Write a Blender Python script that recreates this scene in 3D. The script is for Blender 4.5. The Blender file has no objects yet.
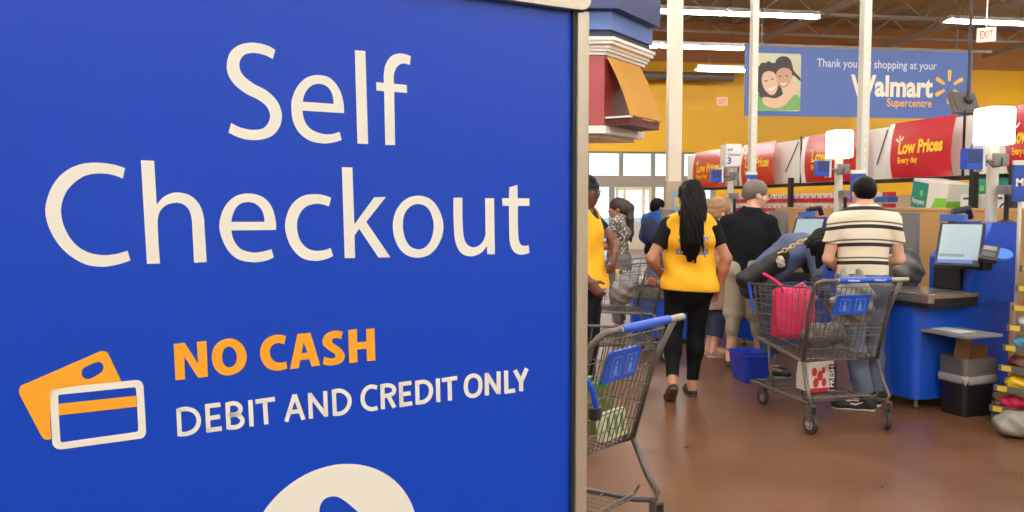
import bpy, bmesh, math, random, itertools
import numpy as np
from mathutils import Vector, Matrix, noise as mnoise
from mathutils.geometry import tessellate_polygon
from mathutils.bvhtree import BVHTree

SC = bpy.context.scene
COL = SC.collection
rnd = random.Random(7)
R = math.radians

# ------------------------------------------------------------------ camera, world, exposure
F = 830.0
TH = math.atan(51 / F)
cam_d = bpy.data.cameras.new('camera')
cam_d.sensor_width = 36.0
cam_d.lens = F / 1024 * 36.0
cam_d.clip_start = 0.02
cam_d.clip_end = 300
cam = bpy.data.objects.new('camera', cam_d)
COL.objects.link(cam)
cam.location = (0, 0, 1.5)
cam.rotation_euler = (math.pi / 2 - TH, 0, 0)
SC.camera = cam

SC.view_settings.view_transform = 'Standard'
SC.view_settings.look = 'None'
SC.view_settings.gamma = 1.0
SC.view_settings.exposure = 0.0
SC.view_settings.use_curve_mapping = False
SC.cycles.use_denoising = True
SC.cycles.max_bounces = 8
SC.cycles.sample_clamp_indirect = 6.0
SC.cycles.caustics_reflective = False
SC.cycles.caustics_refractive = False

world = bpy.data.worlds.new('sky')
SC.world = world
world.use_nodes = True
_bg = world.node_tree.nodes['Background']
_bg.inputs[0].default_value = (0.72, 0.86, 1.0, 1)
_bg.inputs[1].default_value = 2.6

LAMP = 37.0            # radiance of the ceiling tubes
LAMP_COL = (1.0, 0.975, 0.93)
PSI = R(8.6)           # how far the building is turned against the camera
BT = Vector((math.cos(PSI), math.sin(PSI), 0))     # across the building
BA = Vector((-math.sin(PSI), math.cos(PSI), 0))    # along the building
CAM = Vector((0, 0, 1.5))


def ray(px, py):
    a, b = (px - 512) / F, (256 - py) / F
    return Vector((a, math.cos(TH) + b * math.sin(TH), -math.sin(TH) + b * math.cos(TH)))


def at(px, py, Y):
    r = ray(px, py)
    return CAM + r * (Y / r.y)


def on_plane(px, py, p0, n):
    r = ray(px, py)
    return CAM + r * ((p0 - CAM).dot(n) / r.dot(n))


# ------------------------------------------------------------------ materials
def lin(c):
    out = []
    for v in c[:3]:
        v = v / 255.0
        out.append(v / 12.92 if v <= 0.04045 else ((v + 0.055) / 1.055) ** 2.4)
    return (*out, 1.0)


MATS = {}


def mat(name, c, rough=0.5, metal=0.0, var=0.06, vs=8.0, bump=0.0, bs=60.0, spec=0.5, coat=0.0, emit=0.0, ec=None):
    if name in MATS:
        return MATS[name]
    m = bpy.data.materials.new(name)
    m.use_nodes = True
    nt = m.node_tree
    b = nt.nodes['Principled BSDF']
    b.inputs['Roughness'].default_value = rough
    b.inputs['Metallic'].default_value = metal
    b.inputs['Specular IOR Level'].default_value = spec
    b.inputs['Coat Weight'].default_value = coat
    b.inputs['Coat Roughness'].default_value = 0.15
    tc = nt.nodes.new('ShaderNodeTexCoord')
    nz = nt.nodes.new('ShaderNodeTexNoise')
    nz.inputs['Scale'].default_value = vs
    nz.inputs['Detail'].default_value = 4
    nt.links.new(tc.outputs['Object'], nz.inputs['Vector'])
    mx = nt.nodes.new('ShaderNodeMix')
    mx.data_type = 'RGBA'
    l = lin(c)
    mx.inputs['A'].default_value = tuple(v * (1 - var) for v in l[:3]) + (1,)
    mx.inputs['B'].default_value = tuple(min(1, v * (1 + var)) for v in l[:3]) + (1,)
    nt.links.new(nz.outputs['Fac'], mx.inputs['Factor'])
    nt.links.new(mx.outputs['Result'], b.inputs['Base Color'])
    if bump:
        n2 = nt.nodes.new('ShaderNodeTexNoise')
        n2.inputs['Scale'].default_value = bs
        n2.inputs['Detail'].default_value = 3
        nt.links.new(tc.outputs['Object'], n2.inputs['Vector'])
        bp = nt.nodes.new('ShaderNodeBump')
        bp.inputs['Strength'].default_value = bump
        bp.inputs['Distance'].default_value = 0.01
        nt.links.new(n2.outputs['Fac'], bp.inputs['Height'])
        nt.links.new(bp.outputs['Normal'], b.inputs['Normal'])
    if emit:
        b.inputs['Emission Color'].default_value = ec if ec else l
        b.inputs['Emission Strength'].default_value = emit
    MATS[name] = m
    return m


def mat_glass(name, tint=(0.9, 0.96, 1.0), refl=0.08):
    m = bpy.data.materials.new(name)
    m.use_nodes = True
    nt = m.node_tree
    nt.nodes.remove(nt.nodes['Principled BSDF'])
    out = nt.nodes['Material Output']
    tr = nt.nodes.new('ShaderNodeBsdfTransparent')
    tr.inputs[0].default_value = (*tint, 1)
    gl = nt.nodes.new('ShaderNodeBsdfGlossy')
    gl.inputs['Roughness'].default_value = 0.05
    mx = nt.nodes.new('ShaderNodeMixShader')
    mx.inputs[0].default_value = refl
    nt.links.new(tr.outputs[0], mx.inputs[1])
    nt.links.new(gl.outputs[0], mx.inputs[2])
    nt.links.new(mx.outputs[0], out.inputs[0])
    MATS[name] = m
    return m


# ------------------------------------------------------------------ mesh collecting
class MB:
    def __init__(s):
        s.v, s.f = [], []

    def add(s, vs, fs):
        o = len(s.v)
        s.v += [tuple(v) for v in vs]
        s.f += [tuple(i + o for i in f) for f in fs]
        return s

    def box(s, lo, hi, M=None, bev=0.0):
        lo, hi = Vector(lo), Vector(hi)
        if bev > 0:
            bm = bmesh.new()
            bmesh.ops.create_cube(bm, size=1.0)
            d = hi - lo
            for v in bm.verts:
                v.co = Vector(((v.co.x + .5) * d.x + lo.x, (v.co.y + .5) * d.y + lo.y, (v.co.z + .5) * d.z + lo.z))
            bmesh.ops.bevel(bm, geom=bm.edges[:], offset=min(bev, min(d) * .45), segments=2, affect='EDGES', profile=0.7)
            vs = [v.co.copy() for v in bm.verts]
            bm.verts.index_update()
            fs = [[v.index for v in f.verts] for f in bm.faces]
            bm.free()
        else:
            vs = [Vector((x, y, z)) for x in (lo.x, hi.x) for y in (lo.y, hi.y) for z in (lo.z, hi.z)]
            fs = [(0, 1, 3, 2), (4, 6, 7, 5), (0, 4, 5, 1), (2, 3, 7, 6), (0, 2, 6, 4), (1, 5, 7, 3)]
        if M is not None:
            vs = [M @ v for v in vs]
        return s.add(vs, fs)

    def tube(s, pts, r, n=6, closed=False, M=None, caps=True):
        pts = [Vector(p) for p in pts]
        if M is not None:
            pts = [M @ p for p in pts]
        rs = r if isinstance(r, (list, tuple)) else [r] * len(pts)
        vs, fs = [], []
        m = len(pts)
        prev = None
        for i, p in enumerate(pts):
            if closed:
                t = pts[(i + 1) % m] - pts[i - 1]
            else:
                t = pts[min(i + 1, m - 1)] - pts[max(i - 1, 0)]
            t.normalize()
            if prev is None:
                up = Vector((0, 0, 1)) if abs(t.z) < .9 else Vector((1, 0, 0))
                x = t.cross(up).normalized()
            else:
                x = (prev - t * prev.dot(t)).normalized()
            prev = x
            y = t.cross(x)
            for k in range(n):
                a = 2 * math.pi * k / n
                vs.append(p + (x * math.cos(a) + y * math.sin(a)) * rs[i])
        for i in range(m if closed else m - 1):
            j = (i + 1) % m
            for k in range(n):
                l = (k + 1) % n
                fs.append((i * n + k, i * n + l, j * n + l, j * n + k))
        if caps and not closed:
            fs.append(tuple(range(n))[::-1])
            fs.append(tuple((m - 1) * n + k for k in range(n)))
        return s.add(vs, fs)

    def lathe(s, prof, n=24, M=None):
        vs, fs = [], []
        m = len(prof)
        for (r, z) in prof:
            for k in range(n):
                a = 2 * math.pi * k / n
                vs.append(Vector((r * math.cos(a), r * math.sin(a), z)))
        for i in range(m - 1):
            for k in range(n):
                l = (k + 1) % n
                fs.append((i * n + k, i * n + l, (i + 1) * n + l, (i + 1) * n + k))
        fs.append(tuple(range(n))[::-1])
        fs.append(tuple((m - 1) * n + k for k in range(n)))
        if M is not None:
            vs = [M @ v for v in vs]
        return s.add(vs, fs)

    def prism(s, poly, h0, h1, M=None):
        """poly: 2D points in xy, extruded along z from h0 to h1"""
        n = len(poly)
        vs = [Vector((x, y, h0)) for x, y in poly] + [Vector((x, y, h1)) for x, y in poly]
        fs = [tuple(range(n))[::-1], tuple(range(n, 2 * n))]
        for i in range(n):
            j = (i + 1) % n
            fs.append((i, j, n + j, n + i))
        if M is not None:
            vs = [M @ v for v in vs]
        return s.add(vs, fs)

    def sheet(s, grid):
        """grid of points [i][j]"""
        a, b = len(grid), len(grid[0])
        vs = [p for row in grid for p in row]
        fs = [(i * b + j, i * b + j + 1, (i + 1) * b + j + 1, (i + 1) * b + j) for i in range(a - 1) for j in range(b - 1)]
        return s.add(vs, fs)

    def disc(s, c, U, V, ru, rv, n=20):
        vs = [Vector(c) + U * (ru * math.cos(2 * math.pi * k / n)) + V * (rv * math.sin(2 * math.pi * k / n)) for k in range(n)]
        return s.add(vs, [tuple(range(n))])

    def build(s, name, m, parent=None, smooth=False, w=False, fixn=True):
        me = bpy.data.meshes.new(name)
        vs = s.v
        if w and parent is not None:
            Mi = WM[parent.name].inverted()
            vs = [tuple(Mi @ Vector(v)) for v in vs]
        me.from_pydata(vs, [], s.f)
        if fixn:
            bm = bmesh.new()
            bm.from_mesh(me)
            bmesh.ops.recalc_face_normals(bm, faces=bm.faces[:])
            bm.to_mesh(me)
            bm.free()
        if smooth:
            me.polygons.foreach_set('use_smooth', [True] * len(me.polygons))
            if smooth != 'all':
                try:
                    me.set_sharp_from_angle(angle=R(40))
                except Exception:
                    pass
        me.materials.append(m)
        return link(name, me, parent)


WM = {}


def link(name, data, parent=None):
    o = bpy.data.objects.new(name, data)
    COL.objects.link(o)
    if parent is not None:
        o.parent = parent
    WM[o.name] = WM[parent.name].copy() if parent is not None else Matrix()
    return o


def tag(o, label, cat, group=None):
    o['label'] = label
    o['category'] = cat
    if group:
        o['group'] = group
    return o


def thing(name, label, cat, loc=(0, 0, 0), rz=0.0, group=None):
    o = bpy.data.objects.new(name, None)
    o.empty_display_size = 0.1
    COL.objects.link(o)
    o.location = loc
    o.rotation_euler = (0, 0, rz)
    WM[o.name] = Matrix.Translation(Vector(loc)) @ Matrix.Rotation(rz, 4, 'Z')
    return tag(o, label, cat, group)


def single(o, loc, label, cat, group=None):
    """a thing that is one mesh with world-space vertices: put its origin at loc"""
    loc = Vector(loc)
    o.data.transform(Matrix.Translation(-loc))
    o.location = loc
    WM[o.name] = Matrix.Translation(loc)
    return tag(o, label, cat, group)


def struct(o):
    o['kind'] = 'structure'
    return o


def dup(root, loc, rz, label, group=None):
    r = root.copy()
    COL.objects.link(r)
    r.location = loc
    r.rotation_euler = (0, 0, rz)
    r['label'] = label
    if group:
        r['group'] = group
    WM[r.name] = Matrix.Translation(Vector(loc)) @ Matrix.Rotation(rz, 4, 'Z')
    for ch in list(root.children):
        c = ch.copy()
        COL.objects.link(c)
        c.parent = r
        for g in list(ch.children):
            d = g.copy()
            COL.objects.link(d)
            d.parent = c
    return r


# ------------------------------------------------------------------ lettering
_txt = {}


def txt(s, bold=0.0):
    """built-in font text as a mesh, cap height 1, baseline 0, x from 0; returns verts2d, faces, width"""
    key = (s, bold)
    if key in _txt:
        return _txt[key]

    def raw(t, off):
        cu = bpy.data.curves.new('lettering', 'FONT')
        cu.body = t
        cu.size = 1.0
        cu.offset = off
        cu.resolution_u = 3
        o = bpy.data.objects.new('lettering', cu)
        COL.objects.link(o)
        bpy.context.view_layer.update()
        dg = bpy.context.evaluated_depsgraph_get()
        me = o.evaluated_get(dg).to_mesh()
        vs = [(v.co.x, v.co.y) for v in me.vertices]
        fs = [tuple(p.vertices) for p in me.polygons]
        bpy.data.objects.remove(o)
        bpy.data.curves.remove(cu)
        return vs, fs
    if 'H' not in _txt:
        v, _ = raw('H', 0)
        _txt['H'] = max(p[1] for p in v)
    H = _txt['H']
    vs, fs = raw(s, bold)
    x0 = min(p[0] for p in vs)
    vs = [((x - x0) / H, y / H) for x, y in vs]
    w = max(p[0] for p in vs)
    _txt[key] = (vs, fs, w)
    return _txt[key]


class Plane:
    def __init__(s, o, U, V, N=None):
        s.o, s.U, s.V = Vector(o), Vector(U).normalized(), Vector(V).normalized()
        s.N = Vector(N).normalized() if N is not None else s.U.cross(s.V)

    def p(s, u, v, e=0.0):
        return s.o + s.U * u + s.V * v + s.N * e

    def uv(s, P):
        d = P - s.o
        return d.dot(s.U), d.dot(s.V)

    def text(s, mb, t, u, v, cap, width=None, e=0.002, bold=0.0, align='L'):
        vs, fs, w = txt(t, bold)
        k = cap if width is None else width / w
        W = w * k
        u0 = u - (W / 2 if align == 'C' else (W if align == 'R' else 0))
        mb.add([s.p(u0 + x * k, v + y * cap, e) for x, y in vs], fs)

    def poly(s, mb, loops, e=0.002):
        """loops: list of uv loops, first outer, others holes"""
        L = [[Vector((a, b, 0)) for a, b in lp] for lp in loops]
        tr = tessellate_polygon(L)
        flat = [q for lp in L for q in lp]
        mb.add([s.p(q.x, q.y, e) for q in flat], [t for t in tr])

    def ell(s, mb, u, v, ru, rv, e=0.002, n=24, rot=0.0):
        c, sn = math.cos(rot), math.sin(rot)
        mb.add([s.p(u + ru * math.cos(a) * c - rv * math.sin(a) * sn, v + ru * math.cos(a) * sn + rv * math.sin(a) * c, e)
                for a in [2 * math.pi * k / n for k in range(n)]], [tuple(range(n))])

    def rrect(s, mb, u0, v0, u1, v1, r, e=0.002):
        pts = []
        for cx, cy, a0 in ((u1 - r, v1 - r, 0), (u0 + r, v1 - r, 90), (u0 + r, v0 + r, 180), (u1 - r, v0 + r, 270)):
            for k in range(5):
                a = R(a0 + k * 22.5)
                pts.append((cx + r * math.cos(a), cy + r * math.sin(a)))
        mb.add([s.p(a, b, e) for a, b in pts], [tuple(range(len(pts)))])


def spline(pts, seg=6, closed=True):
    """Catmull-Rom through pts; (x,y,1) marks a sharp corner"""
    n = len(pts)
    out = []
    rng = range(n) if closed else range(n - 1)
    for i in rng:
        p1, p2 = pts[i], pts[(i + 1) % n]
        c1, c2 = len(p1) > 2, len(p2) > 2
        if closed:
            p0, p3 = pts[i - 1], pts[(i + 2) % n]
        else:
            p0, p3 = pts[max(i - 1, 0)], pts[min(i + 2, n - 1)]
        a1, a2 = np.array(p1[:2], float), np.array(p2[:2], float)
        if c1 and c2:
            out.append(tuple(a1))
            continue
        L = np.linalg.norm(a2 - a1)

        def tan(pp, pc, pn):
            d0, d1 = np.linalg.norm(pc - pp), np.linalg.norm(pn - pc)
            t = (pn - pp) / max(np.linalg.norm(pn - pp), 1e-9)
            return t * L
        m1 = (a2 - a1) if c1 else tan(np.array(p0[:2], float), a1, a2)
        m2 = (a2 - a1) if c2 else tan(a1, a2, np.array(p3[:2], float))
        if c1:
            m1 = 2 * (a2 - a1) - m2 if not c2 else m1
            m1 = 0.5 * m1 + 0.5 * (a2 - a1)
        if c2 and not c1:
            m2 = 0.5 * (2 * (a2 - a1) - m1) + 0.5 * (a2 - a1)
        for k in range(seg):
            t = k / seg
            h = (2 * t**3 - 3 * t**2 + 1) * a1 + (t**3 - 2 * t**2 + t) * m1 + (-2 * t**3 + 3 * t**2) * a2 + (t**3 - t**2) * m2
            out.append(tuple(h))
    if not closed:
        out.append(tuple(pts[-1][:2]))
    return out


# ------------------------------------------------------------------ distance-field modelling (bodies, clothes, bags)
class Sdf:
    def __init__(s):
        s.p = []
        s.nz = None

    def cone(s, a, b, r1, r2, flat=None, k=0.02, capa=False, capb=False, sub=False):
        s.p.append(('c', np.array(a, float), np.array(b, float), r1, r2, flat, k, capa, capb, sub))
        return s

    def ell(s, c, r, rot=None, k=0.02, sub=False):
        s.p.append(('e', np.array(c, float), np.array(r if hasattr(r, '__len__') else (r, r, r), float), rot, k, sub))
        return s

    def half(s, p, n):
        """keep only the side of the plane the normal points away from"""
        s.p.append(('h', np.array(p, float), np.array(n, float) / np.linalg.norm(n)))
        return s

    def field(s, h, pad=0.05):
        lo, hi = np.full(3, 1e9), np.full(3, -1e9)
        for q in s.p:
            if q[0] == 'c' and not q[9]:
                rr = max(q[3], q[4])
                lo = np.minimum(lo, np.minimum(q[1], q[2]) - rr)
                hi = np.maximum(hi, np.maximum(q[1], q[2]) + rr)
            elif q[0] == 'e' and not q[5]:
                rr = max(q[2])
                lo = np.minimum(lo, q[1] - rr)
                hi = np.maximum(hi, q[1] + rr)
        lo -= pad
        hi += pad
        n = np.ceil((hi - lo) / h).astype(int) + 1
        ax = [lo[i] + h * np.arange(n[i]) for i in range(3)]
        D = np.full(n, 0.12, np.float32)
        for q in s.p:
            if q[0] == 'h':
                continue
            if q[0] == 'c':
                _, a, b, r1, r2, flat, k, ca, cb, sub = q
                rr = max(r1, r2)
                l, u = np.minimum(a, b) - rr, np.maximum(a, b) + rr
            else:
                _, c, r, rot, k, sub = q
                rr = max(r)
                l, u = c - rr, c + rr
            mg = k + 0.03
            i0 = np.clip(((l - mg - lo) / h).astype(int), 0, n)
            i1 = np.clip(((u + mg - lo) / h).astype(int) + 2, 0, n)
            if np.any(i1 <= i0):
                continue
            X = ax[0][i0[0]:i1[0]][:, None, None]
            Y = ax[1][i0[1]:i1[1]][None, :, None]
            Z = ax[2][i0[2]:i1[2]][None, None, :]
            if q[0] == 'c':
                ab = b - a
                L = np.linalg.norm(ab)
                dr = ab / max(L, 1e-9)
                T = ((X - a[0]) * dr[0] + (Y - a[1]) * dr[1] + (Z - a[2]) * dr[2]) / max(L, 1e-9)
                tc = np.clip(T, -0.6 if ca else 0, 1.6 if cb else 1)
                wx, wy, wz = X - a[0] - tc * ab[0], Y - a[1] - tc * ab[1], Z - a[2] - tc * ab[2]
                rad = r1 + (r2 - r1) * np.clip(tc, -0.2, 1.2)
                if flat is not None:
                    nn, kk = flat
                    wn = wx * nn[0] + wy * nn[1] + wz * nn[2]
                    f = (1 / kk - 1)
                    d = np.sqrt((wx + f * wn * nn[0])**2 + (wy + f * wn * nn[1])**2 + (wz + f * wn * nn[2])**2)
                    d = (d - rad) * (0.5 + 0.5 * min(1, kk))
                else:
                    d = np.sqrt(wx**2 + wy**2 + wz**2) - rad
                if ca:
                    d = np.maximum(d, -T * L)
                if cb:
                    d = np.maximum(d, (T - 1) * L)
            else:
                wx, wy, wz = X - c[0], Y - c[1], Z - c[2]
                if rot is not None:
                    Rm = np.array(rot)
                    wx, wy, wz = (Rm[0, 0] * wx + Rm[1, 0] * wy + Rm[2, 0] * wz, Rm[0, 1] * wx + Rm[1, 1] * wy + Rm[2, 1] * wz,
                                  Rm[0, 2] * wx + Rm[1, 2] * wy + Rm[2, 2] * wz)
                k0 = np.sqrt((wx / r[0])**2 + (wy / r[1])**2 + (wz / r[2])**2)
                k1 = np.sqrt((wx / r[0]**2)**2 + (wy / r[1]**2)**2 + (wz / r[2]**2)**2)
                d = k0 * (k0 - 1) / np.maximum(k1, 1e-6)
            blk = D[i0[0]:i1[0], i0[1]:i1[1], i0[2]:i1[2]]
            if sub:
                d = -d
                hh = np.maximum(k - np.abs(blk - d), 0) / k
                D[i0[0]:i1[0], i0[1]:i1[1], i0[2]:i1[2]] = np.maximum(blk, d) + hh * hh * k * 0.25
            else:
                hh = np.maximum(k - np.abs(blk - d), 0) / k
                D[i0[0]:i1[0], i0[1]:i1[1], i0[2]:i1[2]] = np.minimum(blk, d) - hh * hh * k * 0.25
        if s.nz is not None:
            D = D + s.nz(ax[0][:, None, None], ax[1][None, :, None], ax[2][None, None, :]).astype(np.float32)
        for q in s.p:
            if q[0] == 'h':
                P = (ax[0][:, None, None] - q[1][0]) * q[2][0] + (ax[1][None, :, None] - q[1][1]) * q[2][1] + (ax[2][None, None, :] - q[1][2]) * q[2][2]
                D = np.maximum(D, P.astype(np.float32))
        D[0], D[-1], D[:, 0], D[:, -1], D[:, :, 0], D[:, :, -1] = .1, .1, .1, .1, .1, .1
        return D, lo

    def build(s, name, m, parent=None, h=0.006, w=False):
        D, lo = s.field(h)
        V, Q = surface_nets(D, lo, h)
        if w and parent is not None:
            Mi = np.array(WM[parent.name].inverted())
            V = V @ Mi[:3, :3].T + Mi[:3, 3]
        me = bpy.data.meshes.new(name)
        me.vertices.add(len(V))
        me.vertices.foreach_set('co', V.astype(np.float32).ravel())
        me.loops.add(len(Q) * 4)
        me.loops.foreach_set('vertex_index', Q.astype(np.int32).ravel())
        me.polygons.add(len(Q))
        me.polygons.foreach_set('loop_start', np.arange(0, len(Q) * 4, 4, dtype=np.int32))
        me.polygons.foreach_set('use_smooth', np.ones(len(Q), bool))
        me.update(calc_edges=True)
        me.validate()
        me.materials.append(m)
        return link(name, me, parent)


def surface_nets(D, lo, h):
    S = D < 0
    nx, ny, nz = D.shape
    cnt = np.zeros((nx - 1, ny - 1, nz - 1), np.int8)
    for i, j, k in itertools.product((0, 1), repeat=3):
        cnt += S[i:nx - 1 + i, j:ny - 1 + j, k:nz - 1 + k]
    act = (cnt > 0) & (cnt < 8)
    cells = np.argwhere(act)
    idx = np.full(act.shape, -1, np.int64)
    idx[act] = np.arange(len(cells))
    acc = np.zeros((len(cells), 3))
    num = np.zeros(len(cells))
    cs = list(itertools.product((0, 1), repeat=3))
    for p in cs:
        for a in range(3):
            if p[a] == 0:
                q = list(p)
                q[a] = 1
                dp = D[cells[:, 0] + p[0], cells[:, 1] + p[1], cells[:, 2] + p[2]]
                dq = D[cells[:, 0] + q[0], cells[:, 1] + q[1], cells[:, 2] + q[2]]
                m = (dp < 0) != (dq < 0)
                t = dp[m] / (dp[m] - dq[m])
                pos = np.tile(np.array(p, float), (m.sum(), 1))
                pos[:, a] += t
                acc[m] += pos
                num[m] += 1
    V = lo + h * (cells + acc / num[:, None])
    quads = []
    for a in range(3):
        sl0 = [slice(1, -1)] * 3
        sl1 = [slice(1, -1)] * 3
        sl0[a] = slice(0, -1)
        sl1[a] = slice(1, None)
        A, B = S[tuple(sl0)], S[tuple(sl1)]
        m = A != B
        e = np.argwhere(m)
        off = np.ones(3, int)
        off[a] = 0
        e = e + off
        flip = A[m]
        b, c = (a + 1) % 3, (a + 2) % 3

        def cell(db, dc):
            g = e.copy()
            g[:, b] += db
            g[:, c] += dc
            return idx[g[:, 0], g[:, 1], g[:, 2]]
        q = np.stack([cell(-1, -1), cell(0, -1), cell(0, 0), cell(-1, 0)], 1)
        q[~flip] = q[~flip][:, ::-1]
        quads.append(q)
    return V, np.concatenate(quads)


def folds(amp, sc=1.0, seed=0.0):
    def f(X, Y, Z):
        return amp * (np.sin(23 * sc * X + 9 * sc * Z + seed + 1.7 * np.sin(11 * sc * Z + seed)) * np.sin(17 * sc * Y - 13 * sc * Z + 2 * seed)
                      + 0.6 * np.sin(41 * sc * Z + 19 * sc * X - 15 * sc * Y + 3 * seed))
    return f


def strands(amp, cx=0.0, cy=0.0, n=34):
    def f(X, Y, Z):
        A = np.arctan2(Y - cy, X - cx)
        return amp * np.sin(A * n + 4 * np.sin(9 * Z)) * np.ones_like(Z)
    return f

# ------------------------------------------------------------------ the setting
def bp(bx, by, z=0.0):
    """building coordinates (across, along, up) to world"""
    return BT * bx + BA * by + Vector((0, 0, z))


WALL_BY = 27.0


def atb(px, py, by):
    P = on_plane(px, py, BA * by, BA)
    return P, P.dot(BT), P.z


MB_M = Matrix.Rotation(PSI, 4, 'Z')
BX0, BX1, BY0, BY1, CEIL = -13.0, 24.0, -11.0, WALL_BY, 7.6

# floor: stained polished concrete
fm = mat('polished_concrete', (120, 82, 54), rough=0.3, var=0.26, vs=0.8, spec=0.5)
_nt = fm.node_tree
_b = _nt.nodes['Principled BSDF']
_tc = [n for n in _nt.nodes if n.type == 'TEX_COORD'][0]
_n3 = _nt.nodes.new('ShaderNodeTexNoise')
_n3.inputs['Scale'].default_value = 2.6
_n3.inputs['Detail'].default_value = 8
_n3.inputs['Roughness'].default_value = 0.7
_nt.links.new(_tc.outputs['Object'], _n3.inputs['Vector'])
_mx = _nt.nodes.new('ShaderNodeMix')
_mx.data_type = 'RGBA'
_mx.blend_type = 'MULTIPLY'
_mx.inputs['Factor'].default_value = 0.6
_cr = _nt.nodes.new('ShaderNodeValToRGB')
_cr.color_ramp.elements[0].position = 0.32
_cr.color_ramp.elements[0].color = (0.5, 0.44, 0.42, 1)
_cr.color_ramp.elements[1].position = 0.66
_cr.color_ramp.elements[1].color = (1, 1, 1, 1)
_nt.links.new(_n3.outputs['Fac'], _cr.inputs['Fac'])
_old = [l for l in _nt.links if l.to_socket == _b.inputs['Base Color']][0].from_socket
_nt.links.new(_old, _mx.inputs['A'])
_nt.links.new(_cr.outputs['Color'], _mx.inputs['B'])
_nt.links.new(_mx.outputs['Result'], _b.inputs['Base Color'])
_mr = _nt.nodes.new('ShaderNodeMapRange')
_mr.inputs['To Min'].default_value = 0.2
_mr.inputs['To Max'].default_value = 0.42
_nt.links.new(_n3.outputs['Fac'], _mr.inputs['Value'])
_nt.links.new(_mr.outputs['Result'], _b.inputs['Roughness'])
struct(MB().box((BX0, BY0, -0.2), (BX1, BY1, 0), MB_M).build('floor', fm))

# ceiling deck, corrugated
deck_m = mat('steel_deck', (150, 144, 140), rough=0.6, var=0.1, vs=0.6)
mb = MB()
rows = []
nrib = 150
for i in range(nrib + 1):
    x = BX0 + (BX1 - BX0) * i / nrib
    z = CEIL + (0.06 if (i // 2) % 2 else 0.0)
    rows.append([bp(x, BY0, z), bp(x, BY1, z)])
mb.sheet(rows)
struct(mb.build('ceiling', deck_m))

yellow = mat('yellow_wall_paint', (252, 192, 30), rough=0.45, var=0.03, vs=1.0)
beige = mat('beige_wall_paint', (205, 196, 178), rough=0.6, var=0.04, vs=1.0)
frame_m = mat('storefront_aluminium', (150, 140, 126), rough=0.4, metal=0.2, var=0.04)
glass_m = mat_glass('window_glass')

# back wall with the entrance opening
_, OX0, _ = atb(540, 180, WALL_BY)
_, OX1, _ = atb(716, 180, WALL_BY)
_, _, OZ1 = atb(620, 151.5, WALL_BY)
mb = MB()
T = 0.25
mb.box((BX0, WALL_BY, 0), (OX0, WALL_BY + T, CEIL + .15), MB_M)
mb.box((OX1, WALL_BY, 0), (BX1, WALL_BY + T, CEIL + .15), MB_M)
mb.box((OX0, WALL_BY, OZ1), (OX1, WALL_BY + T, CEIL + .15), MB_M)
struct(mb.build('wall_back', yellow))
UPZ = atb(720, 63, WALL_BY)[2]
struct(MB().box((BX0, WALL_BY - .03, UPZ), (BX1, WALL_BY, CEIL + .15), MB_M).build('wall_shade_1', mat('upper_wall_shade', (176, 116, 62), rough=.5, var=.04, vs=1.0)))  # brown band over the yellow wall: dimming above the lamps painted as colour
struct(MB().box((BX0 - T, BY0, 0), (BX0, BY1 + T, CEIL + .15), MB_M).build('wall_left', beige))
struct(MB().box((BX1, BY0, 0), (BX1 + T, BY1 + T, CEIL + .15), MB_M).build('wall_right', beige))
struct(MB().box((BX0, BY0 - T, 0), (BX1, BY0, CEIL + .15), MB_M).build('wall_front', beige))

# storefront frame, clerestory and doors
_, _, zc0 = atb(620, 175.5, WALL_BY)
_, _, zh0 = atb(620, 187, WALL_BY)
_, _, zk = atb(640, 222, WALL_BY)
win = thing('window_1', 'beige aluminium storefront of daylit glass under the yellow end wall', 'window', bp(OX0, WALL_BY), PSI)
win['kind'] = 'structure'
del win['category']
mb = MB()
LX = OX1 - OX0


def wx(px):
    return atb(px, 180, WALL_BY)[1] - OX0


y0, y1 = 0.06, 0.19
mb.box((0, y0, zh0), (LX, y1, zc0))
mb.box((0, y0, OZ1 - 0.06), (LX, y1, OZ1))
mull = [0.04, wx(588), wx(622), wx(654), wx(683), LX - 0.04]
for x in mull:
    mb.box((x - 0.06, y0 - 0.02, zc0), (x + 0.06, y1 + 0.02, OZ1 - 0.05))
for x in (0.04, wx(590), wx(613), wx(654), LX - 0.04):
    mb.box((x - 0.08, y0 - 0.02, 0), (x + 0.08, y1 + 0.02, zh0 + .01))
mb.build('window_frame', frame_m, win)
mb = MB().box((wx(613) + .1, y0 - 0.05, 0), (wx(654) - .1, y1 - .02, zk))
mb.build('knee_wall', beige, win)
mb = MB()
for a, b in zip(mull[:-1], mull[1:]):
    mb.box((a + .05, .115, zc0), (b - .05, .13, OZ1 - .05))
mb.build('upper_pane', glass_m, win)
mb = MB().box((0.1, .115, 0.05), (LX - .1, .13, zh0))
mb.build('lower_pane', glass_m, win)
dr = thing('door_1', 'sliding glass entrance door in the storefront', 'door', bp(OX0 + wx(616), WALL_BY), PSI)
dr['kind'] = 'structure'
del dr['category']
mb = MB()
dw = wx(652) - wx(616)
for x in (0.05, dw * .25, dw * .78, dw - .05):
    mb.box((x - .05, .02, zk), (x + .05, .06, zh0))
mb.box((0, .02, zh0 - .1), (dw, .06, zh0))
mb.build('door_frame', mat('door_cream_frame', (232, 222, 176), rough=.5), dr)

# outside
out_m = mat('parking_asphalt', (150, 148, 142), rough=0.9, var=0.15, vs=0.5)
mb = MB().box((-40, WALL_BY + .3, -0.25), (60, 95, -0.02), MB_M)
struct(mb.build('ground', out_m))

# walls' dark beam and duct near the end wall
grey_m = mat('grey_steel', (120, 112, 104), rough=0.5, metal=0.3, var=0.06)
dark_m = mat('dark_steel', (62, 56, 52), rough=0.55, metal=0.2, var=0.1)

# bar joists under the deck
joist_m = mat('joist_paint', (160, 150, 142), rough=0.6, var=0.08, vs=1)


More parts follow.
